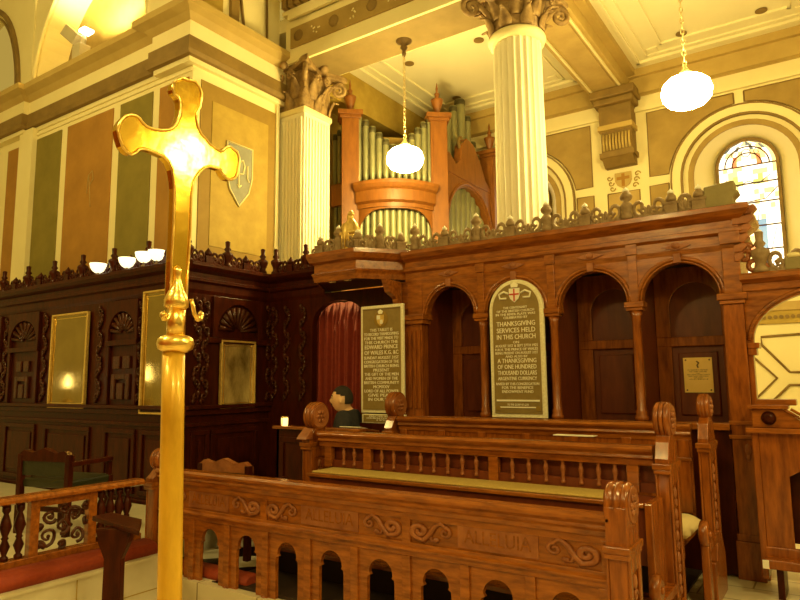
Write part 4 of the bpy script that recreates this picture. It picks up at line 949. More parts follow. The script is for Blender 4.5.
# ================================================================== CHOIR DESKS
def end_board(root, x, yf, zt, w=.10, dep=.24, base=0, name='end_post', mt='woodv', face=1, zsh=.30, r=.095, full=False):
    """bench end: roundel head, curved neck, moulded shoulder, tall post with a sunk carved panel"""
    cy = yf+dep*.5
    hd = M(); hd.lathe([(r-.012, -w/2), (r, -w/2+.012), (r, -w/2+.028), (r-.012, -w/2+.034), (r-.012, -.014), (r+.002, -.008), (r+.002, .008), (r-.012, .014), (r-.012, w/2-.034), (r, w/2-.028), (r, w/2-.012), (r-.012, w/2)], (x, cy, zt-r), 30, 'x')
    h = hd.build('scroll_head', mt, root)
    ro = M()
    for s_ in (1,):
        ro.lathe([(r-.018, s_*(w/2)), (r-.022, s_*(w/2+.006)), (r-.032, s_*(w/2+.001))], (x, cy, zt-r), 26, 'x')
        for k in range(6): ro.ball((x+s_*(w/2+.004), cy+.038*cos(k*pi/3), zt-r+.038*sin(k*pi/3)), .018, .5, 1, 1, 8, 5)
        ro.ball((x+s_*(w/2+.006), cy, zt-r), .016, .6, 1, 1, 8, 5)
    ro.build('rosette', 'carve', h)
    zn = zt-r*1.75; zs = zt-zsh
    nk = [(cy-r*.75, zn+.03), (cy-r*.55, zn-.01), (cy-dep*.36, zn-.045), (cy-dep*.5, zs+.03), (cy-dep*.5, zs), (cy+dep*.5, zs), (cy+dep*.5, zs+.03), (cy+dep*.36, zn-.045), (cy+r*.55, zn-.01), (cy+r*.75, zn+.03)]
    if full: nk = [(cy-r, zt-r), (cy-r, zs+.02), (cy-dep*.5, zs), (cy+dep*.5, zs), (cy+r, zs+.02), (cy+r, zt-r)]
    M().prism(nk, 'x', x-w/2+.006, x+w/2-.006).build('neck', mt, root, bev=.006)
    M().box(x-w/2-.008, x+w/2+.008, cy-dep*.5-.014, cy+dep*.5+.014, zs-.03, zs+.004).box(x-w/2-.002, x+w/2+.002, cy-dep*.5-.006, cy+dep*.5+.006, zs-.055, zs-.03).build('shoulder_mould', 'wood', root, bev=.005)
    m = M(); m.box(x-w/2+.014, x+w/2-.014, cy-dep*.42, cy+dep*.42, base, zs-.05)
    for s_ in (-1, 1):
        xa_, xb2 = x+s_*(w/2-.014), x+s_*(w/2)
        for q in ((-.44, -.26, base, zs-.05), (.26, .44, base, zs-.05), (-.26, .26, zs-.12, zs-.05), (-.26, .26, base, base+.16)): m.box(xa_, xb2, cy+dep*q[0], cy+dep*q[1], q[2], q[3])
    m.build('post', mt, root, bev=.006)
    m = M(); z = zs-.17
    while z > base+.25:
        m.ball((x+w/2-.010, cy, z), .024, .5, 1.0, 1.4, 8, 5); m.tube([(x+w/2-.008, cy+p[0], z-.06+p[1]) for p in spiral(0, 0, .026, 1.1, 0, 10, 1, .2)], .008, 5); z -= .12
    m.build('panel_carving', 'carve', root)
def frieze_scroll(root, cx, cz, y, flip, w=.13):
    m = M(); s_ = flip
    pts = [(cx-s_*w*.5+s_*p[0], cz+.028-p[1]) for p in spiral(0, 0, .022, .9, pi, 8, 1, .5)][::-1]
    path = [(cx-s_*.055, cz+.030), (cx-s_*.035, cz+.048), (cx-s_*.01, cz+.030), (cx+s_*.012, cz-.012), (cx+s_*.036, cz-.042), (cx+s_*.066, cz-.036)]
    sp = [(cx+s_*(.052+u), cz-.002+v) for u, v in spiral(0, 0, .036, 1.3, -pi*.35, 18, 1, .15)]
    al_ = path[:-1]+sp; m.tube([(p[0], y-.006, p[1]) for p in al_], [.008+.006*min(1, i/4)*(1-.45*i/len(al_)) for i in range(len(al_))], 6)
    sp2 = [(cx-s_*(.050+u*.9), cz+.004+v) for u, v in spiral(0, 0, .028, 1.2, pi*.5, 14, -1, .2)]
    m.tube([(p[0], y-.005, p[1]) for p in sp2], [.008-.004*i/len(sp2) for i in range(len(sp2))], 6)
    m.ball((cx-s_*.056, y-.008, cz+.030), .010, 1, .7, 1, 8, 5); m.ball((cx-s_*.015, y-.006, cz-.035), .011, 1.3, .6, 1, 8, 5)
    m.tube([(cx+s_*.012, y-.004, cz-.01), (cx+s_*.005, y-.004, cz-.04), (cx-s_*.02, y-.004, cz-.045)], .006, 5)
    m.xf(Matrix.Translation((cx, 0, cz)) @ Matrix.Diagonal((1.6, 1, 1.12, 1)) @ Matrix.Translation((-cx, 0, -cz)))
    return m.build('carved_scroll', 'carve', root)
Y1 = 3.20
fd = thing('choir_desk', 'front choir desk of warm red wood with keyhole arches and carved frieze', 'desk', (-2.7, Y1, 0))
xl, xr = -4.40, -.955
M().prism([(Y1-.055, .735), (Y1-.055, .752), (Y1-.04, .766), (Y1+.05, .766), (Y1+.05, .745), (Y1+.02, .74), (Y1+.02, .66), (Y1-.012, .66), (Y1-.02, .685), (Y1-.035, .70), (Y1-.03, .715)], 'x', xl, xr).build('top_rail', 'wood', fd, bev=.003)
m = M().box(xl, xr, Y1, Y1+.04, .62, .67).box(xl, xr, Y1-.004, Y1+.04, .455, .495)
m.box(xl, xr, Y1+.012, Y1+.04, .48, .64)
sx_ = [-4.40, -3.285, -2.135, -.985]
for x in sx_: m.box(x-.03, x+.03, Y1-.002, Y1+.04, .48, .64)
m.build('frieze', 'wood', fd, bev=.004)
M().prism([(Y1-.02, .455), (Y1-.02, .466), (Y1, .48), (Y1+.01, .455)], 'x', xl, xr).build('frieze_bead', 'wood', fd)
for a, b in zip(sx_, sx_[1:]):
    frieze_scroll(fd, a+.175, .565, Y1+.010, -1); frieze_scroll(fd, b-.185, .565, Y1+.010, 1)
    M().box(a+.335, b-.35, Y1+.006, Y1+.014, .505, .625).build('inscription_field', 'carve', fd)
    lettering([('ALLELUIA', .075, .86)], (a+b)/2-.007, Y1+.005, .604, b-a-.70, fd, 'wood', 'carved_inscription', .002)
# arcade of keyhole arches
def keyhole(c, zb=-.02):
    w = .098; h = .085
    rt = [(c+w, zb), (c+w, .235), (c+w*.98, .262), (c+w*.78, .272)]+[(c+h*cos(a), .285+h*sin(a)) for a in [pi*i/12 for i in range(13)]]+[(c-w*.78, .272), (c-w*.98, .262), (c-w, .235), (c-w, zb)]
    return rt
cs_ = [-1.195-.3765*k for k in range(9)]
m = M()
for c in cs_:
    k = keyhole(c); m.prism([(c-.1885, -.02), (c-.1885, .456), (c+.1885, .456), (c+.1885, -.02)]+k, 'y', Y1+.012, Y1+.038)
m.box(xl, xr, Y1+.012, Y1+.038, -.12, -.02); m.build('arcade_board', 'wood', fd)
m = M()
for i in range(10):
    x = cs_[0]+.1885-.3765*i; m.box(x-.028, x+.028, Y1-.004, Y1+.014, -.04, .42)
m.box(xl, xr, Y1-.004, Y1+.012, .42, .456); m.build('stiles', 'wood', fd, bev=.004)
M().box(xl, xr, Y1-.02, Y1+.04, -.299, -.04).build('bottom_rail', 'wood', fd, bev=.006)
m = M()
for i in range(10): x = cs_[0]+.1885-.3765*i; m.ball((x, Y1-.006, .0), .012, 1, .6, 1, 8, 5)
m.build('pegs', 'carve', fd)
M().prism([(Y1+.04, .76), (Y1+.26, .70), (Y1+.26, .68), (Y1+.04, .735)], 'x', xl, xr).build('book_slope', 'wood', fd)
end_board(fd, -.925, Y1-.06, .915, w=.115, dep=.22, zsh=.285, r=.105, full=True, base=-.3)
end_board(fd, -4.46, Y1-.06, .905, w=.10, dep=.22, zsh=.25, r=.085, base=-.3)
# projecting kneeling shelf at the left end
ks = thing('side_shelf', 'small dark shelf on a shaped bracket at the left end of the front choir desk', 'shelf', (-4.3, 2.9, 0))
zs_h = .55; q4 = [A(x, y, Z=zs_h) for x, y in ((92, 516), (139, 531), (142, 519), (112, 512))]
M().prism([(p.x, p.y) for p in q4], 'z', zs_h-.03, zs_h).build('shelf_top', 'dark', ks, bev=.005)
lc = A(116, 523, Z=zs_h); lq = [(-.09, -.3), (-.10, -.24), (-.06, -.16), (-.055, .34), (-.10, .44), (-.12, zs_h-.03), (.12, zs_h-.03), (.10, .44), (.055, .34), (.06, -.16), (.10, -.24), (.09, -.3)]
m = M().prism(lq, 'y', -.03, .03); m.xf(Matrix.Translation((lc.x, lc.y, 0)) @ Matrix.Rotation(radians(28), 4, 'Z')); m.build('bracket_leg', 'dark', ks, bev=.008)

# middle row: padded shelf, spindle front, moulded desk top
Y2 = 4.02
md = thing('choir_bench', 'middle choir bench with a turned spindle gallery and an olive padded shelf', 'bench', (-2.4, Y2, 0))
bl, br = -3.50, -.94
M().prism([(Y2-.045, .985), (Y2-.05, 1.0), (Y2-.03, 1.018), (Y2+.07, 1.018), (Y2+.07, .99), (Y2+.04, .98), (Y2+.04, .90), (Y2-.008, .90), (Y2-.012, .935), (Y2-.03, .945), (Y2-.025, .965)], 'x', bl, br).build('top_rail', 'wood', md, bev=.003)
M().box(bl, br, Y2+.015, Y2+.045, .745, .80).box(bl, br, Y2+.06, Y2+.08, .745, 1.0).build('back_board', 'panel', md)
posts = [A(x, 460, Y=Y2).x for x in (328, 367, 493, 632)]
for x in posts: M().box(x-.035, x+.035, Y2-.004, Y2+.045, .745, .905).build('gallery_post', 'wood', md, bev=.004)
fst = None
for px in (343, 353.5, 381, 393, 407, 420, 433, 447, 461.5, 475.5, 511.5, 528, 545, 562, 580, 597.5, 614):
    x = A(px, 462, Y=Y2).x
    if fst is None:
        fst = M().lathe([(.014, 0), (.014, .015), (.009, .022), (.013, .04), (.010, .055), (.016, .085), (.015, .105), (.009, .12), (.013, .13), (.013, .145)], (0, 0, 0), 10).build('spindle', 'carve', md, local=True); fst.location = Vector((x, Y2+.012, .762))-wloc(md)
    else: cp(fst, (x, Y2+.012, .762), md)
M().box(bl+.12, br, 3.75, Y2+.01, .70, .73).box(bl+.12, br, 3.76, 3.79, .40, .70).build('shelf', 'panel', md, bev=.005)
M().box(bl+.12, br, 3.73, 3.76, .708, .733).build('shelf_nosing', 'wood', md, bev=.006)
M().box(bl-.22, br, 3.62, 3.98, .17, .20).build('foot_board', 'wood', md, bev=.004)
M().box(bl-.22, br, 3.64, 3.67, .02, .17).box(bl-.22, br, 3.95, 3.98, .02, .17).build('foot_riser', 'void', md)
m = M().box(bl+.14, br-.20, 3.765, Y2+.0, .731, .745); o = m.build('bench_runner', 'khaki', loc=(-2.3, 3.85, .745), bev=.008)
tag(o, 'long olive carpet runner laid on the shelf below the row of spindles', 'runner')
end_board(md, -.885, Y2-.06, 1.27, w=.09, dep=.25, zsh=.35, r=.105)
end_board(md, -3.60, Y2-.06, 1.245, w=.10, dep=.25, zsh=.32, r=.115)
M().prism([(Y2-.10, .98), (Y2-.12, .955), (Y2-.03, .955), (Y2-.03, 1.04)], 'x', -3.65, -3.55).build('neck_ledge', 'carve', md, bev=.004)
# sheets of music lying on the desk ledge
o = M().box(0, .26, 0, .08, 0, .004).xf(Matrix.Translation(A(620, 440, Y=Y2+.0)+Vector((-.42, .0, .012)))).build('sheet_music', 'white', loc=A(598, 440, Y=Y2)); tag(o, 'white sheet of paper lying on the middle bench top near its right end', 'paper')

# back row
Y3 = 4.74
bd = thing('choir_bench', 'rear choir bench with a plain moulded back, nearest to the arcade', 'bench', (-2.2, Y3, 0))
bl, br = -3.22, -.86
M().prism([(Y3-.045, 1.075), (Y3-.05, 1.09), (Y3-.03, 1.105), (Y3+.07, 1.105), (Y3+.07, 1.08), (Y3+.04, 1.07), (Y3+.04, .99), (Y3-.008, .99), (Y3-.012, 1.02), (Y3-.03, 1.035), (Y3-.025, 1.055)], 'x', bl, br).build('top_rail', 'wood', bd, bev=.003)
m = M().box(bl, br, Y3, Y3+.04, .40, 1.0)
for i in range(7): x = bl+.05+i*(br-bl-.1)/6; m.box(x-.035, x+.035, Y3-.014, Y3, .46, 1.0)
m.box(bl, br, Y3-.014, Y3, .46, .53); m.build('panelled_back', 'woodv', bd, bev=.004)
M().box(bl, br, Y3-.03, Y3, .86, .885).build('book_ledge', 'wood', bd, bev=.005)
M().box(bl, br, Y3-.46, Y3, .40, .435).box(bl, br, Y3-.45, Y3-.42, .33, .40).build('seat', 'wood', bd, bev=.005)
end_board(bd, -.775, Y3-.10, 1.305, w=.075, dep=.28, zsh=.32, r=.085)
end_board(bd, -3.30, Y3-.06, 1.315, w=.10, dep=.25, zsh=.34, r=.115)
M().box(-.82, -.735, Y3-.16, Y3+.24, 0, .26).prism([(Y3-.12, .26), (Y3+.2, .26), (Y3+.10, .40), (Y3-.06, .40)], 'x', -.825, -.73).build('post_base', 'woodv', bd, bev=.008)
def arm(root, x, y, z, zt=0):
    M().lathe([(.052, -.028), (.072, -.02), (.078, 0), (.072, .02), (.052, .028)], (x, y, z), 20, 'x').ball((x+.03, y, z), .02, .5, 1, 1, 8, 5).build('arm_scroll', 'woodv', root)
    M().box(x-.022, x+.022, y-.03, y+.05, zt, z-.04).box(x-.03, x+.03, y, y+.34, z-.10, z-.05).build('arm_support', 'woodv', root, bev=.006)
arm(bd, -.745, Y3-.42, .49)
arm(md, -.87, 3.62, .33)
M().box(-.93, -.89, 3.70, 3.97, 0, .74).build('end_panel', 'woodv', md, bev=.006)
def cushion(name, label, c, sx, sy, sz, mt='cush', rz=0):
    m = M(); n = 10; vs = {}
    for i in range(n+1):
        for j in range(n+1):
            for k in (0, 1):
                u, v = -1+2*i/n, -1+2*j/n; e = (1-abs(u)**4)*(1-abs(v)**4); z = (k*2-1)*(.25+.75*e**.5)*sz/2+ (sin(u*7+v*5)*.004 if k else 0)
                vs[i, j, k] = m.bm.verts.new((u*sx/2, v*sy/2, z))
    for i in range(n):
        for j in range(n):
            m.face([vs[i, j, 1], vs[i+1, j, 1], vs[i+1, j+1, 1], vs[i, j+1, 1]], True); m.face([vs[i, j, 0], vs[i, j+1, 0], vs[i+1, j+1, 0], vs[i+1, j, 0]], True)
    for i in range(n):
        m.face([vs[i, 0, 0], vs[i+1, 0, 0], vs[i+1, 0, 1], vs[i, 0, 1]], True); m.face([vs[i, n, 1], vs[i+1, n, 1], vs[i+1, n, 0], vs[i, n, 0]], True)
        m.face([vs[0, i, 0], vs[0, i, 1], vs[0, i+1, 1], vs[0, i+1, 0]], True); m.face([vs[n, i, 1], vs[n, i, 0], vs[n, i+1, 0], vs[n, i+1, 1]], True)
    m.xf(Matrix.Rotation(rz, 4, 'Z')); o = m.build(name, mt); o.location = c; return tag(o, label, 'cushion')
cushion('seat_cushion', 'pale cream cushion on the bench seat between the two tall bench ends', (-.99, Y3-.26, .435+.05), .34, .38, .12)
cushion('seat_cushion', 'flat tan cushion on the stall seat beside the end pillar', (-.92, YA+.30, .71+.025), .30, .30, .05)
# return desk in the corner with the votive glass
qd = thing('corner_desk', 'small dark reading desk in the corner in front of the seated man', 'desk', (-4.3, 4.80, 0))
M().box(-4.68, -3.62, 4.72, 4.76, 0, .955).box(-4.68, -4.64, 4.72, 4.98, 0, .955).build('desk_body', 'dark', qd, bev=.005)
M().box(-4.71, -3.62, 4.69, 4.80, .955, .985).prism([(4.80, .985), (4.80, .96), (5.0, .93), (5.0, .955)], 'x', -4.70, -3.62).build('desk_top', 'wood', qd, bev=.006)
m = M()
for q in ((-4.62, -4.20), (-4.14, -3.70)): rect_frame(m, q[0], q[1], .14, .88, .05, 4.705, 4.72)
m.build('desk_panels', 'dark', qd, bev=.004)
bp_ = M().prism([(4.84, .986), (4.86, .992), (4.97, .972), (4.96, .966)], 'x', -3.98, -3.74).build('open_book', 'white', loc=(-3.86, 4.9, .99)); tag(bp_, 'small pale book lying open on the corner desk below the rectangular tablet', 'book')
vg = thing('votive_glass', 'small glowing yellow candle glass on the left end of the corner desk', 'candle', (-4.60, 4.75, .985))
M().lathe([(.028, .0), (.032, .01), (.034, .075), (.028, .09)], (-4.60, 4.75, .985), 16).build('glass', 'lampi', vg)
M().lathe([(.034, .078), (.036, .084), (.034, .092)], (-4.60, 4.75, .985), 16).build('rim', 'goldr', vg)
M().tube([(-4.60, 4.714, .99), (-4.60, 4.714, 1.065)], .004, 5).build('rib', 'iron', vg)

# ================================================================== COMMUNION RAIL AND SANCTUARY STEP
ss = M().box(-15, -4.20, -4, 3.12, -.3, .17).build('trim_4', 'marble', kind='structure')
M().box(-11, -4.185, -4, 3.12, .155, .175).build('step_nosing', 'marble', ss)
m = M()
for i in range(12): m.box(-4.202, -4.196, -3.6+i*.55, -3.594+i*.55, -.05, .155)
m.box(-4.202, -4.196, -4, 3.1, -.056, -.05)
m.build('step_joints', 'ochre', ss)
M().box(-15, -4.62, 3.12, 4.22, -.3, .17).build('trim_5', 'marble', kind='structure')
XR = -4.5; ZF = .175
ra = thing('communion_rail', 'low dark wood communion rail with turned balusters and a pierced carved panel', 'rail', (XR, 2.0, ZF))
M().prism([(XR-.07, .655), (XR-.07, .675), (XR-.05, .69), (XR+.05, .69), (XR+.07, .675), (XR+.07, .655), (XR+.03, .64), (XR-.03, .64)], 'y', -.6, 3.09).build('top_rail', 'wood', ra, bev=.003)
M().box(XR-.045, XR+.045, -.6, 3.09, .25, .295).build('bottom_rail', 'wood', ra, bev=.006)
M().box(XR-.06, XR+.04, -.6, 3.09, ZF, .22).build('sill', 'dark', ra, bev=.006)
ry = lambda x, y=520: A(x, y, X=XR).y
pa, pb = ry(33), ry(91, 510)
for y in (pa, pb, .9, -.55): M().box(XR-.03, XR+.03, y-.03, y+.03, ZF, .645).build('post', 'wood', ra, bev=.005)
M().box(XR-.02, XR+.02, pa, pb, .60, .64).build('panel_head', 'wood', ra)
m = M(); n = 0; random.seed(5)
for (u, v, r, s_) in ((.25, .32, .085, 1), (.70, .70, .09, -1), (.75, .25, .07, 1), (.28, .75, .06, -1), (.5, .5, .07, 1), (.12, .15, .04, 1), (.9, .88, .04, -1), (.10, .55, .04, 1), (.92, .5, .045, 1), (.5, .1, .04, 1), (.52, .9, .045, -1)):
    cy = pa+(pb-pa)*u; cz = .30+.30*v; m.tube([(XR+.01*sin(i), cy+p[0], cz+p[1]) for i, p in enumerate(spiral(0, 0, r*.8, 1.4, random.uniform(0, 6), 18, s_, .15))], [.013-.005*i/19 for i in range(19)], 5)
    m.ball((XR+.012, cy, cz), .014, .7, 1, 1, 7, 5)
m.build('pierced_scrollwork', 'darkcarve', ra)
bal = M().lathe([(.022, 0), (.022, .02), (.012, .03), (.028, .075), (.014, .11), (.02, .12), (.014, .13), (.032, .18), (.022, .22), (.012, .25), (.022, .265), (.022, .295)], (0, 0, 0), 12).build('baluster', 'dark', ra, local=True)
ys = [ry(20), ry(6), ry(-8), ry(-22)]+[1.35, 1.2, 1.05]+[ry(101, 500), ry(110, 500), ry(119, 500), ry(127, 500)]
bal.location = Vector((XR, ys[0], .293))-wloc(ra); bal.scale = (1.15, 1.15, 1.17)
for y in ys[1:]: cp(bal, (XR, y, .293), ra)
kb = M().prism([(-4.44, .176), (-4.45, .24), (-4.42, .262), (-4.34, .268), (-4.26, .25), (-4.235, .22), (-4.24, .176)], 'y', -.6, 3.08, True).build('kneeler_cushion', 'redv', loc=(-4.34, 2, .176)); tag(kb, 'long red padded kneeler along the foot of the communion rail', 'kneeler')
k2 = M().prism([(3.26, .008), (3.26, .05), (3.29, .07), (3.38, .07), (3.41, .05), (3.41, .008)], 'x', -4.30, -3.50, True).build('kneeler_cushion', 'redv', loc=(-3.9, 3.34, .01)); tag(k2, 'low red kneeler behind the left arches of the front choir desk', 'kneeler')

# ================================================================== CHAIRS
def armchair(c, rz, label, zf, h=.72, mt='dark', lm='leather', crest=True):
    t = thing('carved_armchair', label, 'chair', c)
    def bx(name, m_, *b, bev=.006):
        m = M().box(*b); m.xf(Matrix.Translation(c) @ Matrix.Rotation(rz, 4, 'Z')); return m.build(name, m_, t, bev=bev)
    for sx in (-1, 1):
        bx('leg', mt, sx*.26-.025, sx*.26+.025, -.25, -.20, 0, .44)
        bx('leg', mt, sx*.26-.025, sx*.26+.025, .20, .25, 0, h)
        bx('arm', mt, sx*.26-.03, sx*.26+.03, -.24, .22, .56, .60); bx('arm_post', mt, sx*.26-.02, sx*.26+.02, -.24, -.20, .44, .56)
    bx('seat', lm, -.28, .28, -.25, .22, .38, .45, bev=.02)
    bx('backrest', lm, -.24, .24, .20, .235, .48, h-.05)
    m = M().prism([(-.28, h-.06), (-.28, h-.01), (-.22, h+.03), (-.12, h+.01), (0, h+.05), (.12, h+.01), (.22, h+.03), (.28, h-.01), (.28, h-.06)], 'y', .19, .245)
    for s_ in (-1, 1): m.tube([(p[0], .19, p[1]) for p in spiral(s_*.22, h-.01, .04, 1.1, 0, 12, s_, .2)], .012, 5)
    m.xf(Matrix.Translation(c) @ Matrix.Rotation(rz, 4, 'Z')); m.build('crest_rail', 'carve' if crest else mt, t)
    bx('stretcher', mt, -.26, .26, -.02, .02, .14, .18)
    return t
armchair(Vector((-5.65, 3.15, .17)), radians(195), 'dark green leather armchair inside the rail at the left edge', .17, .66, crest=False)
armchair(Vector((-4.30, 3.95, .0)), radians(185), 'carved wooden armchair whose crest shows above the front choir desk', 0, .74)

# ================================================================== CUPS ON THE PANELLING, STATUETTE
for i, (px, py, lab) in enumerate(((98, 270, 'frosted white light cup on the dark cornice, leftmost of the row'), (127, 264, 'frosted white light cup on the dark cornice, second from left'), (144, 254, 'frosted white light cup on the dark cornice, third from left'), (157, 252, 'frosted white light cup on the cornice, just left of the cross shaft'))):
    p = A(px, py, Y=YL-.05); zb_ = ZC+.0; zc_ = max(ZC+.035, p.z-.085)
    t = thing('light_cup', lab, 'light', (p.x, YL-.05, zb_), 'light cups on the left cornice')
    M().lathe([(.03, zc_-.01), (.06, zc_+.01), (.085, zc_+.05), (.095, zc_+.10), (.088, zc_+.10), (.075, zc_+.05), (.03, zc_+.012)], (p.x, YL-.05, 0), 18).build('glass_bowl', 'cup', t)
    M().lathe([(.03, zb_), (.03, zb_+.01), (.012, zb_+.02), (.012, zc_)], (p.x, YL-.05, 0), 10).build('stem', 'iron', t)
sp = Vector((-4.04, 5.10, 2.72))
sg = thing('gold_statuette', 'small gilded crowned figure standing on top of the dark canopy', 'statuette', sp)
M().lathe([(.10, 0), (.10, .03), (.085, .05), (.08, .09), (.10, .13), (.105, .18), (.095, .24), (.06, .31), (.035, .34), (.03, .35)], sp, 18).build('robed_body', 'goldp', sg)
M().ball((sp.x-.01, sp.y, sp.z+.365), .036, 1, 1, 1.15, 12, 8).build('head', 'goldp', sg)
M().lathe([(.03, .385), (.034, .41), (.02, .425), (.006, .44)], sp, 10).build('crown', 'goldp', sg)
m = M()
m.tube([sp+Vector((.06, -.02, .29)), sp+Vector((.11, -.05, .20)), sp+Vector((.05, -.10, .18))], .028, 8, .018); m.tube([sp+Vector((-.06, -.02, .29)), sp+Vector((-.11, -.05, .20)), sp+Vector((-.05, -.10, .18))], .028, 8, .018); m.build('arms', 'goldp', sg)
m = M()
for k in range(7): a = -.3+k*.45; m.tube([sp+Vector((.098*cos(a-2.2), .098*sin(a-2.2), .02)), sp+Vector((.10*cos(a-2.2), .10*sin(a-2.2), .16)), sp+Vector((.06*cos(a-2.2), .06*sin(a-2.2), .30))], .010, 5)
m.build('cloak_folds', 'goldp', sg)

# ================================================================== PROCESSIONAL CROSS
X0 = -.90
pc = A(172, 400, X=X0)
pbm = A(165, 760, X=X0)
cr_ = thing('processional_cross', 'tall polished brass processional cross on a gilded pole close to the viewer', 'cross', (X0, pc.y, 0))
z1_ = [(505, 250), (517, 240), (530, 235), (545, 240), (570, 245), (582, 262), (588, 280), (586, 300), (583, 322), (573, 340), (572, 358), (577, 382), (586, 400), (600, 415), (612, 430), (628, 443), (643, 451), (652, 449), (658, 440), (672, 437), (683, 446), (693, 452), (699, 472), (698, 495), (694, 516), (688, 530), (675, 536), (663, 533), (652, 520), (645, 506), (628, 500), (612, 497), (597, 500), (582, 512), (570, 528), (562, 545)]
outl = [(a/2.963, b/2.963) for a, b in z1_]+[(188, 200), (187, 230), (185, 262), (183, 300)]+[(167, 300), (168.3, 262), (170, 230), (171, 200)]
outl += [(a/2.963, b/2.963) for a, b in [(507, 560), (505, 535), (500, 505), (490, 482), (476, 467), (458, 459), (440, 451), (418, 445), (402, 447), (392, 457), (380, 462), (364, 452), (352, 436), (343, 410), (339, 388), (343, 371), (350, 360), (362, 347), (380, 343), (394, 347), (405, 355), (412, 366), (425, 378), (445, 386), (468, 389), (490, 388), (505, 380), (515, 366), (523, 345), (525, 325), (524, 305), (518, 290), (508, 284), (502, 268)]]
poly = [(A(x, y, X=X0).y, A(x, y, X=X0).z) for x, y in outl]
m = M(); m.prism(poly, 'x', X0-.009, X0+.009); m.build('cross', 'gold', cr_, bev=.004)
def Ax(x, y): p = A(x, y, X=X0); return p
rim = M(); pts = [(X0+.009, p[0], p[1]) for p in poly]; rim.tube(pts+[pts[0]], .0022, 5); rim.build('beaded_rim', 'goldr', cr_)
def on_axis(prof, name, m_, c, seg=24, flute=0, dx=.0):
    """profile rows (half width px, photo y) around the pole axis"""
    M_ = M(); pr = []
    for hw_, y in prof:
        a = A(c(y), y, X=X0); b = A(c(y)+1, y, X=X0); dep = (a-CAM).dot(_F); pr.append((hw_*dep/FPX, a.z, a.y))
    pr = pr[::-1]; y0 = pr[0][2]
    rings = []
    for r, z, yy in pr: rings.append([M_.bm.verts.new((X0+dx+r*(1-flute*(i % 2))*cos(2*pi*i/seg), yy+r*(1-flute*(i % 2))*sin(2*pi*i/seg), z)) for i in range(seg)])
    fs = []
    for a, b in zip(rings, rings[1:]):
        for i in range(seg): fs.append(M_.face([a[i], a[(i+1) % seg], b[(i+1) % seg], b[i]], True))
    fs += [M_.face(rings[0][::-1]), M_.face(rings[-1])]; bmesh.ops.recalc_face_normals(M_.bm, faces=[f for f in fs if f])
    return M_.build(name, m_, cr_)
ax_ = lambda y: 177.2-(y-270)*.0235
on_axis([(.5, 266), (3.2, 268), (4.6, 271.5), (3.6, 275), (3.4, 277), (4.6, 283), (7, 290), (10, 296), (11.6, 301), (11.8, 307), (9.5, 309.5)], 'socket_dome', 'goldr', lambda y: ax_(y)-3.6, dx=.009)
on_axis([(9.2, 308), (9.0, 337)], 'socket_barrel', 'goldr', lambda y: ax_(y)-2.2, 28, .06, dx=.006)
on_axis([(8, 335), (13, 336), (17, 339), (18.2, 344), (17, 349), (12, 352), (9, 353)], 'knop', 'goldr', ax_)
on_axis([(11.0, 351), (11.2, 420), (11.6, 500), (12.0, 600), (12.0, 900), (12.0, 1290)], 'pole', 'pole', lambda y: 173.6-(y-353)*.0165)
for s_ in (-1, 1):
    m = M(); pts = [(X0+.016, Ax(176+s_*dx, y).y, Ax(176+s_*dx, y).z) for dx, y in ((9, 300), (11, 308), (12, 314), (15, 320), (19, 320), (20, 315), (17.5, 313))]
    m.tube(pts, .0035, 6)
    m.ball(Vector((X0+.012, Ax(176+s_*17.5, 317).y, Ax(176, 317).z)), .006, 1, 1, 1, 8, 6)
    m.build('side_scroll', 'goldr', cr_)

for (x, y, z, lab) in ((-10.3, 2.84, 1.36, 'unseen brass altar candlestick added so its flame shows in a mirror, farther into the sanctuary'), (-8.58, 2.58, 1.46, 'unseen brass altar candlestick added so its flame shows in a mirror, nearer the choir')):  # out of view, added so the tall mirrors have flames to reflect
    t = thing('altar_candlestick', lab, 'candlestick', (x, y, .17), 'altar candlesticks')
    M().lathe([(.16, .17), (.16, .20), (.05, .24), (.03, .5), (.05, .7), (.03, .9), (.07, 1.15), (.07, 1.17)], (x, y, 0), 16).build('stick', 'goldr', t)
    M().lathe([(.022, 1.17), (.022, z)], (x, y, 0), 12).build('candle', 'cream', t); M().lathe([(.010, z), (.028, z+.05), (.022, z+.12), (.003, z+.24)], (x, y, 0), 10).build('flame', 'flood', t)
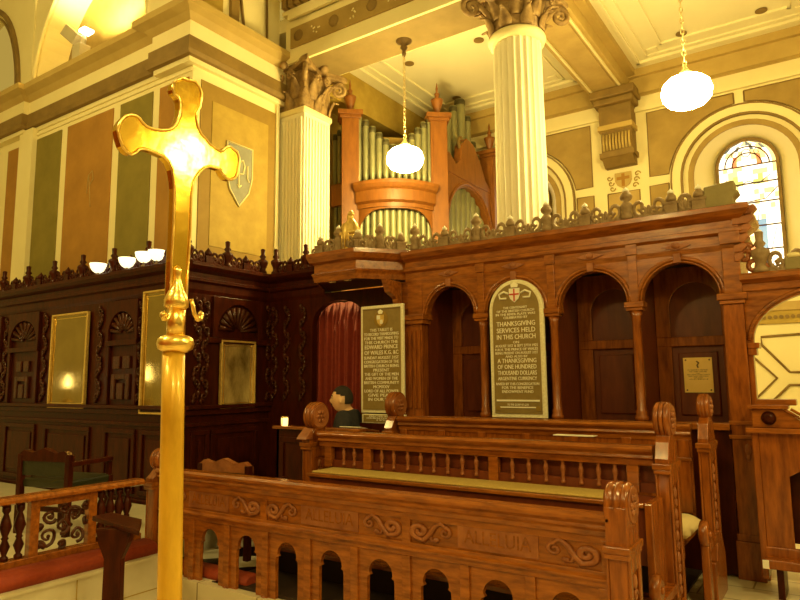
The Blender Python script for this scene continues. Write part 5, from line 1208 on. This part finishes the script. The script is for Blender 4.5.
# ================================================================== SEATED MAN
def skin_mesh(vs, es, rad, sub=2):
    me = bpy.data.meshes.new('s'); me.from_pydata(vs, es, []); o = bpy.data.objects.new('s', me); COL.objects.link(o)
    o.modifiers.new('k', 'SKIN'); me.skin_vertices[0].data[0].use_root = True
    for i, r in enumerate(rad): me.skin_vertices[0].data[i].radius = (r, r) if not isinstance(r, tuple) else r
    s_ = o.modifiers.new('b', 'SUBSURF'); s_.levels = sub; s_.render_levels = sub
    dg = bpy.context.evaluated_depsgraph_get(); dg.update(); r = bpy.data.meshes.new_from_object(o.evaluated_get(dg)); bpy.data.objects.remove(o); return r
def head_bm(bm, c, s=1.0, yaw=0, pitch=0):
    """head facing -Y before rotation"""
    g = bmesh.ops.create_uvsphere(bm, u_segments=36, v_segments=28, radius=1)['verts']
    for v in g:
        x, y, z = v.co; X_, Y_, Z_ = x*.076, y*.097, z*.118
        if z < 0: X_ *= 1-.30*(-z)**1.4; Y_ = Y_*(1-.22*(-z)) if y > 0 else Y_*(1-.06*(-z))
        f = max(0, -y)
        nose = math.exp(-((x/.16)**2))*math.exp(-(((z+.12)/.20)**2))*f; Y_ -= .026*nose
        Y_ += .010*math.exp(-(((abs(x)-.38)/.16)**2))*math.exp(-(((z-.08)/.12)**2))*f
        Y_ -= .007*math.exp(-(((z-.26)/.10)**2))*f*math.exp(-(x/.55)**2)
        Y_ -= .007*math.exp(-(((z+.50)/.10)**2))*math.exp(-(x/.28)**2)*f
        Y_ -= .012*math.exp(-(((z+.85)/.15)**2))*math.exp(-(x/.35)**2)*f
        v.co = Vector((X_, Y_, Z_))
    for s_ in (-1, 1):
        mt = Matrix.Translation((s_*.074, .012, -.008)) @ Matrix.Rotation(s_*.3, 4, 'Z') @ Matrix.Diagonal((.010, .020, .032, 1))
        g += bmesh.ops.create_uvsphere(bm, u_segments=10, v_segments=8, radius=1, matrix=mt)['verts']
    T = Matrix.Translation(c) @ Matrix.Rotation(yaw, 4, 'Z') @ Matrix.Rotation(pitch, 4, 'X') @ Matrix.Scale(s, 4)
    bmesh.ops.transform(bm, matrix=T, verts=g); return T
H = Vector((-4.175, 5.12, 1.235)); seat = Vector((-4.15, 5.18, .55))
# facing left (-X) and a little towards the viewer
yaw = radians(-66); fwd = Vector((sin(yaw)*1, -cos(yaw), 0)); fwd = Vector((-.90, -.42, 0)).normalized(); side = Vector((-fwd.y, fwd.x, 0))
V = lambda f, s_, z: tuple(seat+fwd*f+side*s_+Vector((0, 0, z)))
vs = [V(0, 0, 0), V(-.02, 0, .22), V(-.02, 0, .42), V(.0, 0, .54), V(.02, 0, .60), V(.04, 0, .66)]
es = [(0, 1), (1, 2), (2, 3), (3, 4), (4, 5)]; rad = [.15, .135, .15, .10, .055, .05]
for s_ in (-1, 1):
    b = len(vs); vs += [V(-.01, s_*.17, .52), V(.0, s_*.22, .28), V(.20, s_*.16, .16), V(.30, s_*.06, .17)]; es += [(2, b), (b, b+1), (b+1, b+2), (b+2, b+3)]; rad += [.065, .05, .038, .028]
    for k, (a_, l_) in enumerate(((-.5, .055), (-.2, .07), (.1, .075), (.4, .065), (1.0, .05))):
        q = len(vs); f0 = .30; vs += [V(.335, s_*.05-.03*a_*s_, .168), V(.335+l_*cos(a_)*.9, s_*.05-.05*a_*s_-.02*s_, .150)]; es += [(b+3, q), (q, q+1)]; rad += [.011, .008]
    l = len(vs); vs += [V(.02, s_*.09, -.0), V(.42, s_*.11, .02), V(.42, s_*.11, -.40), V(.52, s_*.11, -.45)]; es += [(0, l), (l, l+1), (l+1, l+2), (l+2, l+3)]; rad += [.085, .06, .045, .035]
me = skin_mesh(vs, es, rad, 2); bm = bmesh.new(); bm.from_mesh(me)
Th = head_bm(bm, H, 1.08, math.atan2(fwd.x, -fwd.y) , radians(-0))
Th = Matrix.Translation(H)
q = M(); q.bm.free(); q.bm = bm; man = q.build('person', 'skin', loc=seat)
r = man.modifiers.new('r', 'REMESH'); r.mode = 'VOXEL'; r.voxel_size = .007; r.use_smooth_shade = True
tag(man, 'seated man with short dark hair and dark coat, looking left under the canopy', 'person')
# hair: shell over the skull, beard shadow, eyes
def rotl(v): # head-local (x right, y back) to world
    a = math.atan2(fwd.x, -fwd.y); return H+Matrix.Rotation(a, 3, 'Z') @ Vector(v)
hb = bmesh.new(); g = bmesh.ops.create_uvsphere(hb, u_segments=72, v_segments=54, radius=1)['verts']
for v in g:
    x, y, z = v.co; v.co = rotl((x*.089, y*.111+.007, z*.131+.008))
a = math.atan2(fwd.x, -fwd.y); inv = Matrix.Rotation(-a, 3, 'Z')
kill = []
for v in hb.verts:
    lc = inv @ (v.co-H)
    if (lc.y < -.045 and lc.z < .078) or (lc.y < .0 and lc.z < .05) or lc.z < -.05 or (lc.y < .048 and lc.z < .035): kill.append(v)
bmesh.ops.delete(hb, geom=kill, context='VERTS')
q = M(); q.bm.free(); q.bm = hb
for f in q.bm.faces: f.smooth = True
hr = q.build('hair', 'hair', man); hr.modifiers.new('s', 'SOLIDIFY').thickness = .010
m = M()
for s_ in (-1, 1):
    m.ball(rotl((s_*.030, -.087, .016)), .011, 1, 1, .6, 8, 6)
m.build('eyes', 'ink', man)
m = M()
for s_ in (-1, 1): m.tube([rotl((s_*.014, -.099, .034)), rotl((s_*.032, -.096, .040)), rotl((s_*.050, -.082, .034))], .005, 5)
m.build('eyebrows', 'hair', man)
m = M().tube([rotl((-.028, -.096, -.050)), rotl((0, -.112, -.040)), rotl((.028, -.096, -.050))], .006, 6); m.tube([rotl((-.02, -.097, -.066)), rotl((0, -.104, -.068)), rotl((.02, -.097, -.066))], .004, 6)
m.build('moustache', 'hair', man)
# coat and trousers follow the body
cv = [V(0, 0, -.02), V(-.02, 0, .20), V(-.02, 0, .40), V(.0, 0, .54), V(.015, 0, .585)]; ce = [(0, 1), (1, 2), (2, 3), (3, 4)]; cr2 = [.175, .165, .175, .115, .068]
for s_ in (-1, 1):
    b = len(cv); cv += [V(-.01, s_*.17, .52), V(.0, s_*.225, .28), V(.20, s_*.16, .16), V(.27, s_*.09, .165)]; ce += [(2, b), (b, b+1), (b+1, b+2), (b+2, b+3)]; cr2 += [.085, .070, .055, .045]
me = skin_mesh(cv, ce, cr2, 2); bm = bmesh.new(); bm.from_mesh(me); q = M(); q.bm.free(); q.bm = bm; q.build('coat', 'navy', man).modifiers.new('r', 'REMESH').voxel_size = .012
cv = [V(0, 0, -.02), V(0, 0, .04)]; ce = [(0, 1)]; cr2 = [.16, .15]
for s_ in (-1, 1): l = len(cv); cv += [V(.02, s_*.09, -.0), V(.42, s_*.11, .02), V(.42, s_*.11, -.38)]; ce += [(0, l), (l, l+1), (l+1, l+2)]; cr2 += [.10, .078, .062]
me = skin_mesh(cv, ce, cr2, 2); bm = bmesh.new(); bm.from_mesh(me); q = M(); q.bm.free(); q.bm = bm; q.build('trousers', 'navy', man)
sb = thing('wooden_bench', 'dark wooden bench under the seated man in the corner', 'bench', (-4.1, 5.26, 0))
M().box(-4.40, -3.75, 5.05, 5.44, .36, .41).build('seat_board', 'dark', sb, bev=.006)
M().box(-4.40, -4.35, 5.05, 5.44, 0, .36).box(-3.80, -3.75, 5.05, 5.44, 0, .36).build('seat_side', 'dark', sb)

# ================================================================== OPPOSITE SIDE OF THE CHOIR (behind the viewer, seen in the mirrors and brass)
op = thing('opposite_stalls', 'row of dark wood stalls on the opposite side of the choir', 'stalls', (-2.5, -2.9, 0))
M().box(-8.5, 1.0, -3.0, -2.9, 0, 2.4).build('back_panel', 'woodv', op)
M().box(-8.5, 1.0, -3.1, -2.75, 2.4, 2.7).build('cornice', 'wood', op)
for i in range(14): M().box(-8.4+i*.7, -8.3+i*.7, -2.9, -2.8, 0, 2.4).build('pilaster', 'wood', op)
M().box(-11, 6, -3.9, -3.6, 0, 4.2).build('wall_south', 'olive', kind='structure')
M().box(5.6, 5.9, -3.6, 8, -.3, 1.2).build('wall_west', 'dark', kind='structure')
# ================================================================== LIGHT
def plight(name, loc, e, r=.18, col=(1, .76, .24)):
    l = bpy.data.lights.new(name, 'POINT'); l.energy = e; l.color = col; l.shadow_soft_size = r; o = bpy.data.objects.new(name, l); o.location = loc; COL.objects.link(o); return o
def slight(name, loc, tgt, e, ang, r=.1, col=(1, .80, .30)):
    l = bpy.data.lights.new(name, 'SPOT'); l.energy = e; l.color = col; l.spot_size = radians(ang); l.spot_blend = .6; l.shadow_soft_size = r; o = bpy.data.objects.new(name, l); o.location = loc; COL.objects.link(o)
    o.rotation_euler = (Vector(tgt)-Vector(loc)).to_track_quat('-Z', 'Y').to_euler(); return o
slight('floodlight_beam', (ff.x+.1, yU-.22, zF+.55), (ff.x-.1, yU+.5, 8.8), 450, 120)
W = bpy.data.worlds.new('world'); S.world = W; W.use_nodes = True
bg = W.node_tree.nodes['Background']; bg.inputs[0].default_value = (1, .66, .12, 1); bg.inputs[1].default_value = .30
